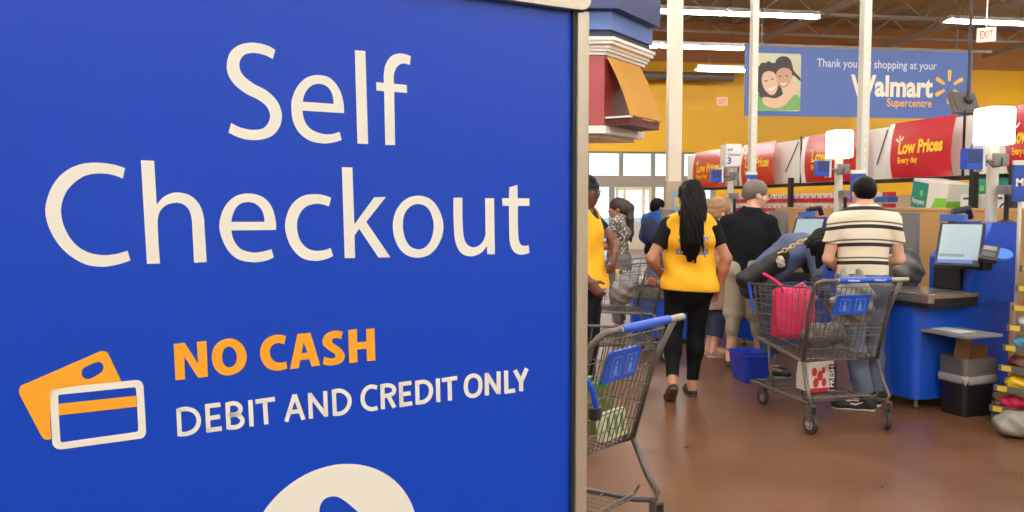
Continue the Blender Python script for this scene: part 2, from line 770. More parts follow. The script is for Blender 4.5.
def joist_mb():
    mb = MB()
    L0, L1 = BX0 + .3, BX1 - .3
    mb.box((L0, -.05, 0.62), (L1, .05, 0.70))
    mb.box((L0, -.05, 0.0), (L1, .05, 0.07))
    n = 22
    st = (L1 - L0) / n
    for i in range(n):
        a = L0 + i * st
        for p, q in (((a, 0, .03), (a + st / 2, 0, .66)), ((a + st / 2, 0, .66), (a + st, 0, .03))):
            mb.tube([p, q], 0.028, 5)
    return mb


jm = None
for i, by in enumerate((25.2, 22.4, 19.6, 16.8, 14.0)):
    if jm is None:
        jm = joist_mb().build('ceiling_joist', joist_m)
        o = jm
    else:
        o = jm.copy()
        COL.objects.link(o)
    o.location = bp(0, by, CEIL - .72)
    o.rotation_euler = (0, 0, PSI)
    o['kind'] = 'structure'
mb = MB()
for x in (-6, -1.5, 3, 7.5, 12, 16.5, 21):
    mb.box((x - .06, 8, CEIL - .9), (x + .06, WALL_BY - .05, CEIL - .73), MB_M)
struct(mb.build('ceiling_purlin', joist_m))
o = MB().tube([bp(-2, 26.2, 5.68), bp(11.3, 26.2, 5.68)], 0.14, 16).build('air_duct', grey_m, smooth=True)
single(o, bp(2, 26.2, 5.68), 'dark air duct running along the top of the yellow end wall', 'duct')
for x in (-1.4, 3.5, 9.4):
    MB().tube([bp(x, 26.2, 5.8), bp(x, 26.2, CEIL)], 0.015, 5).build('hanger_rod', grey_m, o, w=True)

# ceiling lights ------------------------------------------------------------
hous_m = mat('fixture_white', (225, 222, 214), rough=0.4)
tube_m = mat('lit_tube', (255, 246, 228), emit=LAMP, ec=(*LAMP_COL, 1))
LZ = 6.0


def fixture(L, label, loc, skirt=.22):
    t = thing('ceiling_light', label, 'ceiling light', loc, PSI, 'fluorescent strip lights')
    h = MB()
    h.prism([(-.07, .0), (.07, .0), (.05, .07), (-.05, .07)], -L / 2, L / 2, Matrix(((0, 0, 1, 0), (1, 0, 0, 0), (0, 1, 0, 0), (0, 0, 0, 1))))
    h.build('housing', hous_m, t)
    rf = MB()
    rf.sheet([[Vector((-L / 2, sy, sz)), Vector((L / 2, sy, sz))] for sy, sz in ((-skirt, -.06 if skirt > .15 else -.02), (-skirt * .9, -.03 if skirt > .15 else -.01), (-.07, 0), (.07, 0), (skirt * .9, -.03 if skirt > .15 else -.01), (skirt, -.06 if skirt > .15 else -.02))])
    rf.sheet([[Vector((-L / 2, sy, sz)), Vector((L / 2, sy, sz))] for sy, sz in ((-skirt - .004, -.06 if skirt > .15 else -.02), (-skirt * .9, -.02 if skirt > .15 else -.006), (-.07, .004), (.07, .004), (skirt * .9, -.02 if skirt > .15 else -.006), (skirt + .004, -.06 if skirt > .15 else -.02))])
    rf.build('reflector', hous_m, t)
    MB().box((-L / 2 + .03, -.055, -.10), (L / 2 - .03, .055, -.004), None, .02).build('tube', tube_m, t)
    for x in (-L * .35, L * .35):
        MB().tube([(x, 0, .07), (x, 0, CEIL - .05 - loc[2])], .008, 5).build('hanger', grey_m, t)
    return t


def strip_at(px, py, z):
    r = ray(px, py)
    P = CAM + r * ((z - 1.5) / r.z)
    return P.dot(BT), P.dot(BA)


seen = None
for py, spans, dz, nm in ((11.5, [(588, 606), (606, 688), (688, 752), (752, 826)], 0, 'front'),):
    pass
LABS = []
bx_a, by_a = strip_at(700, 10.0, LZ)
fl = None
first_row = ['lit strip light joined left of the square white column top, by the sign frame', 'lit strip light crossing behind the top of the square white column',
             'lit strip light crossing the thinner white pole nearest the column', 'lit strip light ending in the open ceiling above the blue banner']
x_marks = [strip_at(p, 10.0, LZ)[0] for p in (606, 688, 754, 831)]
seg = 2.35
xe = x_marks[-1]
for k in range(4):
    cx = xe - seg * (3 - k) - seg / 2
    if fl is None:
        fl = fixture(seg - .05, first_row[0], bp(cx, by_a, LZ))
    else:
        dup(fl, bp(cx, by_a, LZ), PSI, first_row[k], 'fluorescent strip lights')
LZB, LZC = 5.7, 5.3
bx_b, by_b = strip_at(700, 45, LZB)
xe = strip_at(746, 46, LZB)[0]
for k, lab in enumerate(('short lit strip light behind the square column in the second row', 'lit strip light of the second row ending at the banner edge')):
    dup(fl, bp(xe - seg * (1 - k) - seg / 2, by_b, LZB), PSI, lab, 'fluorescent strip lights')
bx_c, by_c = strip_at(720, 68, LZC)
dup(fl, bp(strip_at(748, 68, LZC)[0] - seg / 2 + .9, by_c, LZC), PSI, 'lowest lit strip light in the back row near the yellow end wall', 'fluorescent strip lights')
xs, ys = strip_at(948, 18.5, LZ)
for k, lab in enumerate(('lit strip light above the hanging red exit sign', 'lit strip light right of the one above the exit sign')):
    dup(fl, bp(xs + seg * k + seg / 2, ys, LZ), PSI, lab, 'fluorescent strip lights')
# rows of the same lights outside the photo's frame
big = None
for by in (-8.5, -5.0, -1.5, 2.0, 5.5, 9.0, 12.5):
    for bx in (-8.0, 1.5, 11.0, 19.0):
        if big is None:
            big = fixture(8.6 if bx < 15 else 8.6, 'long run of lit strip lights out of the frame over the sales floor', bp(bx, by, LZ), .10)
        else:
            dup(big, bp(bx, by, LZ), PSI, 'long run of lit strip lights out of the frame over the sales floor', 'fluorescent strip lights')

# the same rows running on, hidden behind the sign and out to the right
for by, z, l0, r0 in ((by_a, LZ, x_marks[0] - 1.6, None), (by_b, LZB, strip_at(600, 45, LZB)[0], strip_at(1040, 45, LZB)[0]), (by_c, LZC, strip_at(575, 68, LZC)[0], strip_at(1040, 68, LZC)[0])):
    dup(big, bp(l0 - 4.4, by, z), PSI, 'long run of lit strip lights out of the frame over the sales floor', 'fluorescent strip lights')
    if r0 is not None:
        dup(big, bp(r0 + 6.6, by, z), PSI, 'long run of lit strip lights out of the frame over the sales floor', 'fluorescent strip lights')
# square column
colm = mat('column_paint', (238, 230, 206), rough=0.5, var=0.02)
P = at(673, 205, 13.0)
mb = MB()
mb.box((P.x - .105, P.y - .11, 0), (P.x + .105, P.y + .11, CEIL - .7), None, .015)
o = mb.build('column_1', colm)
o['kind'] = 'structure'
mb = MB().box((P.x - .13, P.y - .135, 0), (P.x + .13, P.y + .135, 1.87), None, .01)
o2 = mb.build('column_cladding', mat('column_cladding', (196, 176, 150), rough=.6), o)
pn = thing('poster', 'small pale blue poster with yellow pictures on the square column', 'poster', (P.x, P.y - .142, 1.45))
pl = Plane((P.x - .005, P.y - .15, 1.2), (1, 0, 0), (0, 0, 1))
mb = MB(); pl.rrect(mb, -.03, .0, .15, .52, .01, .002); mb.build('sheet', mat('poster_blue', (140, 180, 205), rough=.5), pn, w=True)
mb = MB(); pl.rrect(mb, 0, .27, .11, .42, .01, .004); pl.rrect(mb, .01, .06, .12, .2, .01, .004); mb.build('picture', mat('poster_yellow', (225, 195, 110), rough=.5), pn, w=True)

# perforated power poles
polem = mat('pole_white', (212, 210, 196), rough=0.4, metal=0.1, var=0.02)
slotm = mat('pole_slot', (228, 226, 214), rough=0.5)


def power_pole(px_top, px_bot, Y, w, label, zb):
    P = at(px_bot, 205, Y)
    t = thing('power_pole', label, 'pole', (P.x, Y, zb), R(12))
    mb = MB()
    mb.box((-w / 2, -w / 2, 0), (w / 2, w / 2, CEIL - .1 - zb), None, .006)
    mb.build('channel', polem, t)
    mb = MB()
    z = .3
    while z < CEIL - zb - .3:
        mb.box((-w * .14, -w / 2 - .002, z), (w * .14, -w / 2 + .001, z + .035))
        z += .09
    mb.build('slots', slotm, t)
    return P


PP1 = power_pole(754, 751.3, 10.0, .078, 'slim white perforated power pole crossing the left end of the blue banner', 0.0)
PP2 = power_pole(866, 861, 8.0, .08, 'white perforated power pole crossing the big word on the blue banner', 0.0)

# ------------------------------------------------------------------ the checkout sign
sig_u = Vector((1.793, 1.0, 0)).normalized()
sig_n = Vector((sig_u.y, -sig_u.x, 0))
p_r = at(588.5, 205, 1.2)                 # outer right edge of the frame
SP = Plane(p_r + sig_n * 0.0, sig_u, (0, 0, 1), sig_n)     # frame front plane, u=0 at the right edge
SPP = Plane(p_r - sig_n * 0.009, sig_u, (0, 0, 1), sig_n)   # panel plane, recessed


def sp(px, py, pl=SPP):
    return pl.uv(on_plane(px, py, pl.o, pl.N))


sign = thing('checkout_sign', 'large blue framed Self Checkout sign on a floor stand in the foreground', 'sign', (p_r.x, p_r.y, 0), math.atan2(sig_u.y, sig_u.x))
SW = -sp(-70, 256, SP)[0]                # width of the sign
zt = sp(560, 5, SP)[1] + SP.o.z         # top of panel opening
ztop_edge = sp(575, 8.8, SP)[1]
FW = 0.0195
vb = -0.80
blue_m = mat('sign_blue_print', (0, 68, 200), rough=0.34, var=0.02, vs=2, spec=0.4)
cream_m = mat('sign_cream_print', (243, 244, 234), rough=0.4, var=0.01)
orange_m = mat('sign_orange_print', (252, 176, 44), rough=0.4, var=0.01)
steel_m = mat('sign_frame_aluminium', (196, 188, 170), rough=0.36, metal=0.65, var=0.08, vs=14, bump=.05, bs=30)
gap_m = mat('sign_dark_channel', (38, 38, 44), rough=0.5)
SM = Matrix((( *sig_u, 0), (*(-sig_n), 0), (0, 0, 1, 0), (0, 0, 0, 1))).transposed()
SM.translation = p_r
mb = MB().box((-SW + .01, .009, vb + .01), (-FW - .0005, .014, ztop_edge + .02), SM)
mb.build('panel', blue_m, sign, w=True)
mb = MB().box((-SW + .004, .0142, vb + .004), (-.004, .03, ztop_edge + .03), SM)
mb.build('backboard', gap_m, sign, w=True)
mb = MB()
mb.box((-FW, 0, vb), (0, .032, ztop_edge - .0015), SM, .002)
mb.box((-SW, 0, vb), (-SW + FW, .032, ztop_edge), SM, .002)
mb.box((-SW + FW, 0, vb), (-FW, .032, vb + FW), SM, .002)
mb.build('frame', steel_m, sign, w=True)
mb = MB()
mb.box((-FW - .0055, .0035, vb + .02), (-FW + .001, .02, ztop_edge), SM)
mb.box((-SW + FW - .001, .0035, vb + .02), (-SW + FW + .004, .02, ztop_edge), SM)
mb.build('gasket', gap_m, sign, w=True)
# top rail with a rounded end and its dark joint
rail_prof = []
mb = MB()
e0 = 0.0
pts = [(-SW, ztop_edge), (-FW * .72, ztop_edge - .0012)]
for k in range(9):
    a = R(-90 + k * 11.25)
    pts.append((-FW * .72 + FW * .72 * math.cos(a), ztop_edge + .016 + .0165 * math.sin(a)))
pts += [(0, ztop_edge + .05), (-.01, ztop_edge + .055), (-SW, ztop_edge + .055)]
M2 = SM @ Matrix(((1, 0, 0, 0), (0, 0, 1, 0), (0, 1, 0, 0), (0, 0, 0, 1)))
mb.prism(pts, -.004, .034, M2)
mb.build('top_rail', steel_m, sign, w=True)
mb = MB()
arc = [SP.p(-FW * .9 + FW * .9 * math.cos(R(a)) * 1.02, ztop_edge + .0145 + .0175 * math.sin(R(a)), .001) for a in range(-100, 1, 10)]
mb.tube(arc, .0016, 6)
mb.build('rail_joint', gap_m, sign, w=True)
# lettering, drawn in the panel plane


def zoomloop(pts, sc, o, seg=6):
    out = []
    for q in spline(pts, seg):
        out.append(sp(o[0] + q[0] / sc, o[1] + q[1] / sc))
    return out


C1 = 1
Z = 4.27
mbt = MB()


def glyph(mbx, sc, o, *loops):
    SPP.poly(mbx, [zoomloop(l, sc, o) for l in loops], .0006)


glyph(mbt, Z, (220, 35), [(236, 64, 1), (225, 103, 1), (190, 86), (140, 77), (100, 88), (82, 126), (97, 170), (145, 209), (200, 239), (245, 285), (264, 345), (250, 400), (212, 436), (150, 449), (90, 441), (36, 417, 1), (47, 375, 1), (90, 396), (145, 405), (190, 394), (213, 350), (200, 308), (163, 277), (110, 250), (60, 210), (33, 165), (29, 120), (45, 72), (85, 42), (140, 33), (195, 43)])
glyph(mbt, Z, (220, 35), [(529, 334, 1), (526, 285), (507, 228), (470, 185), (420, 171), (370, 182), (330, 220), (308, 270), (304, 310), (312, 370), (340, 420), (385, 452), (437, 463), (480, 460), (519, 448, 1), (510, 413, 1), (470, 424), (428, 420), (385, 400), (360, 365), (352, 323, 1)],
      [(352, 285, 1), (365, 245), (390, 217), (425, 209), (458, 222), (478, 252), (484, 294, 1)])
glyph(mbt, Z, (320, 35), [(148, 65, 1), (193, 69, 1), (205, 466, 1), (159, 464, 1)])
glyph(mbt, Z, (320, 35), [(278, 470, 1), (320, 470, 1), (316, 243, 1), (371, 248, 1), (370, 214, 1), (315, 208, 1), (316, 165), (330, 135), (352, 122), (383, 129, 1), (387, 91, 1), (345, 79), (305, 90), (280, 125), (272, 165), (272, 205, 1), (239, 201, 1), (240, 237, 1), (273, 241, 1)])
glyph(mbt, Z, (40, 155), [(363, 56, 1), (353, 101, 1), (310, 85), (250, 79), (185, 92), (125, 140), (98, 190), (90, 245), (105, 310), (145, 375), (200, 413), (262, 427), (320, 423), (374, 408, 1), (386, 450, 1), (330, 468), (262, 477), (190, 465), (110, 415), (55, 345), (25, 265), (27, 200), (60, 120), (115, 65), (180, 38), (245, 33), (310, 40)])
glyph(mbt, Z, (130, 155), [(46, 22, 1), (103, 25, 1), (114, 212, 1), (140, 182), (170, 165), (205, 160), (255, 172), (295, 210), (314, 262), (318, 310), (327, 457, 1), (273, 460, 1), (266, 320), (261, 262), (245, 225), (218, 207), (185, 205), (150, 217), (126, 245), (118, 285), (128, 463, 1), (72, 465, 1)])
glyph(mbt, Z, (210, 155), [(281, 320, 1), (280, 280), (262, 220), (225, 180), (165, 164), (105, 178), (60, 225), (40, 290), (45, 340), (75, 405), (120, 445), (185, 458), (235, 452), (272, 437, 1), (262, 402, 1), (220, 413), (180, 416), (130, 400), (102, 365), (91, 322, 1)],
      [(90, 285, 1), (105, 235), (130, 208), (165, 201), (200, 212), (225, 245), (232, 285, 1)])
glyph(mbt, Z, (210, 155), [(517, 183, 1), (507, 220, 1), (480, 211), (445, 209), (405, 224), (378, 262), (371, 310), (385, 365), (415, 398), (450, 409), (490, 405), (515, 396, 1), (525, 431, 1), (490, 446), (445, 452), (390, 438), (345, 390), (321, 320), (325, 265), (350, 210), (395, 175), (450, 167), (490, 173)])
glyph(mbt, 4.264, (330, 155), [(50, 52, 1), (95, 53, 1), (103, 296, 1), (188, 180, 1), (238, 179, 1), (154, 285, 1), (257, 436, 1), (206, 437, 1), (124, 315, 1), (104, 343, 1), (106, 439, 1), (62, 440, 1)])
glyph(mbt, 4.264, (330, 155), [(375, 173), (428, 189), (465, 235), (483, 300), (470, 365), (430, 420), (375, 438), (320, 423), (282, 375), (267, 305), (280, 240), (320, 190)],
      [(375, 209), (415, 225), (437, 270), (441, 310), (430, 360), (405, 393), (375, 402), (340, 388), (318, 350), (310, 300), (318, 250), (342, 220)])
glyph(mbt, 4.264, (430, 155), [(99, 182, 1), (137, 182, 1), (140, 320), (148, 365), (165, 387), (192, 393), (220, 375), (236, 340, 1), (234, 184, 1), (272, 184, 1), (276, 423, 1), (243, 423, 1), (242, 388, 1), (215, 418), (175, 432), (135, 420), (112, 385), (102, 330)])
glyph(mbt, 4.264, (430, 155), [(306, 184, 1), (336, 184, 1), (337, 138, 1), (372, 127, 1), (373, 184, 1), (423, 185, 1), (423, 217, 1), (374, 217, 1), (376, 350), (385, 380), (400, 387), (420, 384, 1), (423, 417, 1), (385, 425), (355, 410), (340, 375), (337, 330), (336, 217, 1), (308, 217, 1)])
mbt.build('title_lettering', cream_m, sign, w=True)
mbo = MB()
A1 = (3.942, (165, 320))
A2 = (4.27, (265, 320))
glyph(mbo, *A1, [(34, 94, 1), (77, 89, 1), (130, 172, 1), (125, 86, 1), (163, 82, 1), (169, 223, 1), (130, 228, 1), (76, 144, 1), (79, 233, 1), (41, 238, 1)])
glyph(mbo, *A1, [(253, 72), (300, 92), (322, 140), (305, 192), (250, 218), (205, 203), (184, 152), (200, 97)], [(253, 105), (274, 118), (283, 146), (274, 175), (252, 187), (233, 175), (225, 147), (233, 115)])
glyph(mbo, *A2, [(90, 68, 1), (81, 103, 1), (55, 98), (35, 105), (22, 122), (22, 150), (35, 172), (60, 182), (90, 176, 1), (95, 206, 1), (55, 216), (10, 205), (-18, 165), (-20, 122), (0, 85), (35, 65), (65, 63)])
glyph(mbo, *A2, [(106, 210, 1), (138, 59, 1), (193, 54, 1), (236, 194, 1), (198, 199, 1), (189, 167, 1), (151, 171, 1), (144, 205, 1)], [(156, 142, 1), (164, 95, 1), (181, 138, 1)])
glyph(mbo, *A2, [(332, 50, 1), (325, 82, 1), (305, 77), (287, 82), (289, 98), (315, 115), (340, 147), (330, 178), (300, 192), (270, 194), (246, 188, 1), (252, 156, 1), (275, 162), (297, 160), (298, 147), (270, 127), (245, 100), (255, 65), (285, 47), (310, 45)])
glyph(mbo, *A2, [(355, 43, 1), (392, 38, 1), (393, 95, 1), (432, 91, 1), (431, 38, 1), (467, 34, 1), (471, 172, 1), (435, 176, 1), (433, 122, 1), (393, 126, 1), (395, 180, 1), (359, 184, 1)])
mbo.build('cash_lettering', orange_m, sign, w=True)
mbw = MB()


def stroke(mbx, sc, o, w, *lines):
    for ln in lines:
        cl = len(ln) > 2
        closed = ln[0] == ln[-1] and cl
        pts = spline(ln[:-1] if closed else ln, 6, closed) if cl else [q[:2] for q in ln]
        n = len(pts)
        L, Rr = [], []
        for i in range(n):
            p0 = np.array(pts[i - 1] if (closed or i) else pts[i])
            p1 = np.array(pts[(i + 1) % n] if (closed or i < n - 1) else pts[i])
            t = (p1 - p0) / max(np.linalg.norm(p1 - p0), 1e-9)
            nn = np.array((-t[1], t[0])) * w / 2
            L.append(np.array(pts[i]) + nn)
            Rr.append(np.array(pts[i]) - nn)
        m = [SPP.p(*sp(o[0] + q[0] / sc, o[1] + q[1] / sc), .0006) for q in L + Rr]
        mbx.add(m, [(i, (i + 1) % n, n + (i + 1) % n, n + i) for i in range(n if closed else n - 1)])


stroke(mbw, *A1, 18, [(53, 349), (58, 458)], [(53, 355), (85, 350), (118, 362), (133, 395), (120, 430), (90, 447), (57, 450)],
       [(166, 334), (171, 441)], [(158, 340), (218, 333)], [(168, 388), (217, 380)], [(163, 435), (224, 427)],
       [(246, 325), (251, 431)], [(246, 332), (278, 329), (297, 347), (285, 369), (250, 375)], [(250, 376), (285, 374), (305, 396), (290, 418), (252, 424)],
       [(336, 315), (341, 419)], [(356, 322), (433, 311)], [(393, 317), (399, 411)])
stroke(mbw, *A2, 18, [(90, 434), (126, 318)], [(126, 318), (164, 425)], [(103, 394), (150, 388)],
       [(191, 311), (196, 421)], [(191, 318), (260, 408)], [(256, 303), (260, 412)],
       [(293, 297), (298, 409)], [(293, 304), (325, 302), (352, 320), (361, 345), (352, 375), (330, 396), (297, 401)],
       [(478, 288), (450, 284), (425, 302), (416, 335), (425, 365), (450, 380), (480, 375)])
A3 = (6.4, (380, 355))
stroke(mbw, *A3, 27, [(14, 187), (18, 346)], [(14, 198), (60, 194), (88, 214), (78, 248), (20, 264)], [(50, 258), (92, 336)],
       [(131, 178), (137, 330)], [(119, 188), (200, 177)], [(125, 253), (195, 243)], [(124, 321), (206, 308)],
       [(236, 164), (240, 317)], [(236, 176), (290, 172), (323, 205), (318, 262), (285, 296), (240, 304)],
       [(369, 149), (372, 301)], [(395, 161), (493, 146)], [(443, 155), (447, 291)],
       [(595, 131), (630, 146), (642, 190), (630, 240), (597, 261), (562, 250), (548, 204), (560, 152), (595, 131)],
       [(682, 114), (683, 259)], [(682, 122), (757, 244)], [(758, 104), (758, 250)], [(805, 99), (807, 243)], [(796, 236), (864, 226)],
       [(862, 96), (902, 172)], [(938, 85), (902, 172)], [(902, 160), (902, 232)])
mbw.build('card_lettering', cream_m, sign, w=True)
KO = (4.267, (10, 340))
mby = MB()
glyph(mby, *KO, [(38, 215), (46, 196), (70, 184, 1), (370, 54, 1), (392, 47), (412, 51), (424, 68, 1), (476, 178, 1), (215, 206), (178, 230), (176, 420, 1), (158, 425), (142, 419), (130, 402, 1), (42, 235, 1)],
      [(306, 143), (309, 126), (322, 115), (365, 96), (385, 95), (398, 110), (396, 128), (384, 141), (346, 163), (326, 166), (312, 157)])
mby.build('card_icon', orange_m, sign, w=True)
mbc = MB()
glyph(mbc, *KO, [(170, 250, 1), (170, 225), (183, 208), (205, 203, 1), (530, 171, 1), (553, 173), (567, 188), (570, 205, 1), (580, 380, 1), (578, 402), (566, 417), (545, 422, 1), (222, 466, 1), (198, 462), (183, 447), (180, 430, 1)],
      [(206, 240), (212, 233, 1), (530, 201, 1), (537, 206), (547, 382, 1), (542, 391, 1), (222, 436, 1), (215, 430, 1)])
mbc.build('card_outline', cream_m, sign, w=True)
mbs = MB()
glyph(mbs, *KO, [(205, 272, 1), (538, 237, 1), (541, 284, 1), (209, 321, 1)])
mbs.build('card_stripe', orange_m, sign, w=True)
# round emblem at the bottom, its hole a slanted pointer
q = [sp(263, 512), sp(343, 463.8), sp(414.5, 512)]
ax_, ay_ = np.array(q[0]), np.array(q[2])
A_ = np.array([[2 * (q[1][0] - q[0][0]), 2 * (q[1][1] - q[0][1])], [2 * (q[2][0] - q[0][0]), 2 * (q[2][1] - q[0][1])]])
B_ = np.array([q[1][0]**2 + q[1][1]**2 - q[0][0]**2 - q[0][1]**2, q[2][0]**2 + q[2][1]**2 - q[0][0]**2 - q[0][1]**2])
cc = np.linalg.solve(A_, B_)
cr_ = math.hypot(q[0][0] - cc[0], q[0][1] - cc[1])
hole = [sp(250 + x / 5.69, 450 + y / 5.69) for x, y in spline([(395, 353), (402, 308), (430, 275), (478, 263), (522, 277), (615, 353), (760, 475), (745, 540), (640, 540), (520, 470), (420, 420)], 5)]
outer = [(cc[0] + cr_ * math.cos(2 * math.pi * k / 72), cc[1] + cr_ * math.sin(2 * math.pi * k / 72)) for k in range(72)]
mbe = MB()
SPP.poly(mbe, [outer, hole], .0006)
mbe.build('round_emblem', cream_m, sign, w=True)
# floor stand
for x in (-SW + .05, -.05):
    MB().box((x - .02, .034, .02 - SP.o.z), (x + .02, .06, .25), SM, .004).build('post', steel_m, sign, w=True)
    MB().box((x - .03, -.2, -SP.o.z), (x + .03, .3, -SP.o.z + .02), SM, .006).build('foot', gap_m, sign, w=True)

# ------------------------------------------------------------------ shopfront bulkhead with red fascia and yellow awning
red_m = mat('shop_red', (160, 60, 60), rough=0.4, var=0.03)
dkred_m = mat('shop_dark_red', (92, 30, 30), rough=0.5, var=0.05)
gold_m = mat('awning_gold', (208, 150, 48), rough=0.3, var=0.04, vs=3, coat=.4)
navy_m = mat('bulkhead_blue', (76, 104, 164), rough=0.5, var=0.03)
offw_m = mat('moulding_white', (232, 228, 218), rough=0.4, var=0.02)
cream2 = mat('soffit_cream', (248, 238, 210), rough=0.6, var=0.02)
K = at(603.5, 205, 11.0); K.z = 0
e1 = Vector((math.sin(R(33)), math.cos(R(33)), 0))           # receding face
n1 = Vector((e1.y, -e1.x, 0))
e0 = Vector((math.cos(R(1)), math.sin(R(1)), 0))             # front face
EN = K + e1 * 1.22
bul = thing('shopfront_bulkhead', 'overhead shopfront with white cornice, red fascia and gold awning beside the sign', 'shopfront', (K.x - 1.2, 11.6, 0))


def band(a, b, off, z0, z1):
    """the front and receding faces pushed out by off, as one closed block"""
    c0 = K + e0 * -2.6
    o0 = Vector((e0.y, -e0.x, 0)) * off
    o1 = n1 * off
    # corner: intersection of the offset lines
    d = (o1 - o0)
    den = e0.x * e1.y - e0.y * e1.x
    s_ = (d.x * e1.y - d.y * e1.x) / den
    kc = K + o0 + e0 * s_
    return [c0 + o0, kc, EN + o1, EN + o1 + Vector((-2.6, .4, 0)), c0 + Vector((0, 2.2, 0))]


def block(mbx, off, z0, z1):
    mbx.prism([(p.x, p.y) for p in band(0, 0, off, z0, z1)], z0, z1)


zb0, zb1 = 2.46, 2.54
mb = MB(); block(mb, 0.0, 2.54, 3.46); mb.build('fascia', red_m, bul, w=True)
mb = MB(); block(mb, 0.03, 2.44, 2.54); mb.build('bottom_slab', offw_m, bul, w=True)
mb = MB(); block(mb, -0.12, 2.40, 2.441); mb.build('soffit_panel', cream2, bul, w=True)
mb = MB()
for off, z0, z1 in ((0.03, 3.46, 3.5), (.07, 3.5, 3.535), (.10, 3.535, 3.575), (.16, 3.575, 3.62), (.19, 3.62, 3.66)):
    block(mb, off, z0, z1)
mb.build('cornice', offw_m, bul, w=True)
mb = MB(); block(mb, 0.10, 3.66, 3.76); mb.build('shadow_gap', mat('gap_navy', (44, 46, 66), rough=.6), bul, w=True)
mb = MB(); block(mb, 0.14, 3.76, 4.0); mb.build('upper_band', navy_m, bul, w=True)
mb = MB(); block(mb, 0.26, 4.0, 4.5); mb.build('upper_bulkhead', mat('bulkhead_navy', (48, 58, 100), rough=.55), bul, w=True)
# awning: sloped panel with thickness and two hanging straps
aw0, aw1 = 0.02, 1.0
zt_, zb_ = 3.44, 2.66
mb = MB()
g = []
for i in range(9):
    t = i / 8
    off = .05 + .34 * t + .03 * math.sin(math.pi * t)
    z = zt_ + (zb_ - zt_) * t
    g.append([K + e1 * (aw0 + (aw1 - aw0) * j / 4) + n1 * off + Vector((0, 0, z)) for j in range(5)])
mb.sheet(g)
mb.sheet([[p - n1 * .025 - Vector((0, 0, .01)) for p in r_] for r_ in g])
for a, b in ((0, 0), (0, -1)):
    pass
mb.sheet([[r_[0] for r_ in g], [r_[0] - n1 * .025 - Vector((0, 0, .01)) for r_ in g]])
mb.sheet([[r_[-1] for r_ in g], [r_[-1] - n1 * .025 - Vector((0, 0, .01)) for r_ in g]])
mb.sheet([g[-1], [p - n1 * .025 - Vector((0, 0, .01)) for p in g[-1]]])
mb.build('awning', gold_m, bul, smooth=True, w=True, fixn=False)
M3 = Matrix((( *e1, 0), (*n1, 0), (0, 0, 1, 0), (0, 0, 0, 1))).transposed()
M3.translation = K
mb = MB().box((aw0 + .04, .0, 2.54), (aw1 + .02, .34, 2.64), M3); mb.build('awning_shelf', dkred_m, bul, w=True)
for x in (aw0 + .005, aw1 - .05):
    MB().box((x, -.02, 2.635), (x + .045, .38, 2.66), M3).build('awning_strut', offw_m, bul, w=True)
mb = MB().box((-2.0, .1, 0), (-1.0, 2.0, 2.42), Matrix.Translation(K)); mb.build('pier', beige, bul, w=True)
for x in (-2.4, -.9):
    MB().tube([(K.x + x, 12.2, 4.5), (K.x + x, 12.2, CEIL)], .03, 6).build('hanger', grey_m, bul, w=True)

# ------------------------------------------------------------------ hanging banner
bnb = mat('banner_blue', (66, 98, 172), rough=0.45, var=0.04, vs=.8)
BBY = 18.0
P0, u0, z0 = atb(744.5, 115.5, BBY)
P1, u1, z1 = atb(971, 117, BBY)
_, _, zt2 = atb(745, 46, BBY)
ban = thing('hanging_banner', 'wide blue hanging banner thanking shoppers, with a photo of two people', 'banner', P0, PSI)
BP = Plane(P0, BT, (0, 0, 1), -BA)
BWd = u1 - u0
BH = zt2 - z0
px2m = BWd / 226.5


def bq(px, py):
    return BP.uv(on_plane(px, py, P0, BA))


MB().box((0, .012, 0), (BWd, .03, BH)).build('panel', bnb, ban)
MB().box((-.02, .0, BH), (BWd + .5, .05, BH + .07)).build('top_rail', grey_m, ban)
for x in (.4, BWd - .4):
    MB().tube([(x, .03, BH + .07), (x, .03, CEIL - P0.z)], .01, 5).build('hanger', grey_m, ban)
bsil = mat('banner_silver_print', (205, 210, 220), rough=.5)
bcr = mat('banner_cream_print', (240, 232, 205), rough=.5)
byl = mat('banner_yellow_print', (240, 180, 60), rough=.5)
BF = Plane(P0, BT, (0, 0, 1), -BA)
E0 = -.010
mb = MB()
a = bq(817, 66.5); b = bq(937, 69)
BF.text(mb, 'Thank you for shopping at your', a[0], a[1], px2m * 7.2, b[0] - a[0], e=-.009, bold=.01)
mb.build('greeting_lettering', bsil, ban, w=True)
mb = MB(); a = bq(850.5, 95); b = bq(933, 95.5)
BF.text(mb, 'Walmart', a[0], a[1], px2m * 18, b[0] - a[0], e=-.009, bold=.035)
mb.build('name_lettering', bcr, ban, w=True)
mb = MB(); a = bq(887, 106.3); b = bq(932, 106.6)
BF.text(mb, 'Supercentre', a[0], a[1], px2m * 7.2, b[0] - a[0], e=-.009, bold=.015)
mb.build('type_lettering', byl, ban, w=True)
sc_ = bq(949.5, 87)


def spark(mbx, pl, c, r0, r1, w, e):
    for k in range(6):
        a = R(90 + 60 * k)
        d = np.array((math.cos(a), math.sin(a)))
        n = np.array((-d[1], d[0]))
        c_ = np.array(c)
        pts = []
        for q in (c_ + d * r0 + n * w * .3, c_ + d * (r1 - w * .3) + n * w * .5, c_ + d * r1 + n * w * .25, c_ + d * r1 - n * w * .25, c_ + d * (r1 - w * .3) - n * w * .5, c_ + d * r0 - n * w * .3):
            pts.append(tuple(q))
        mbx.add([pl.p(*q, e) for q in pts], [tuple(range(6))])


mb = MB(); spark(mb, BF, sc_, px2m * 5.5, px2m * 16, px2m * 4.2, -.009); mb.build('spark_emblem', byl, ban, w=True)
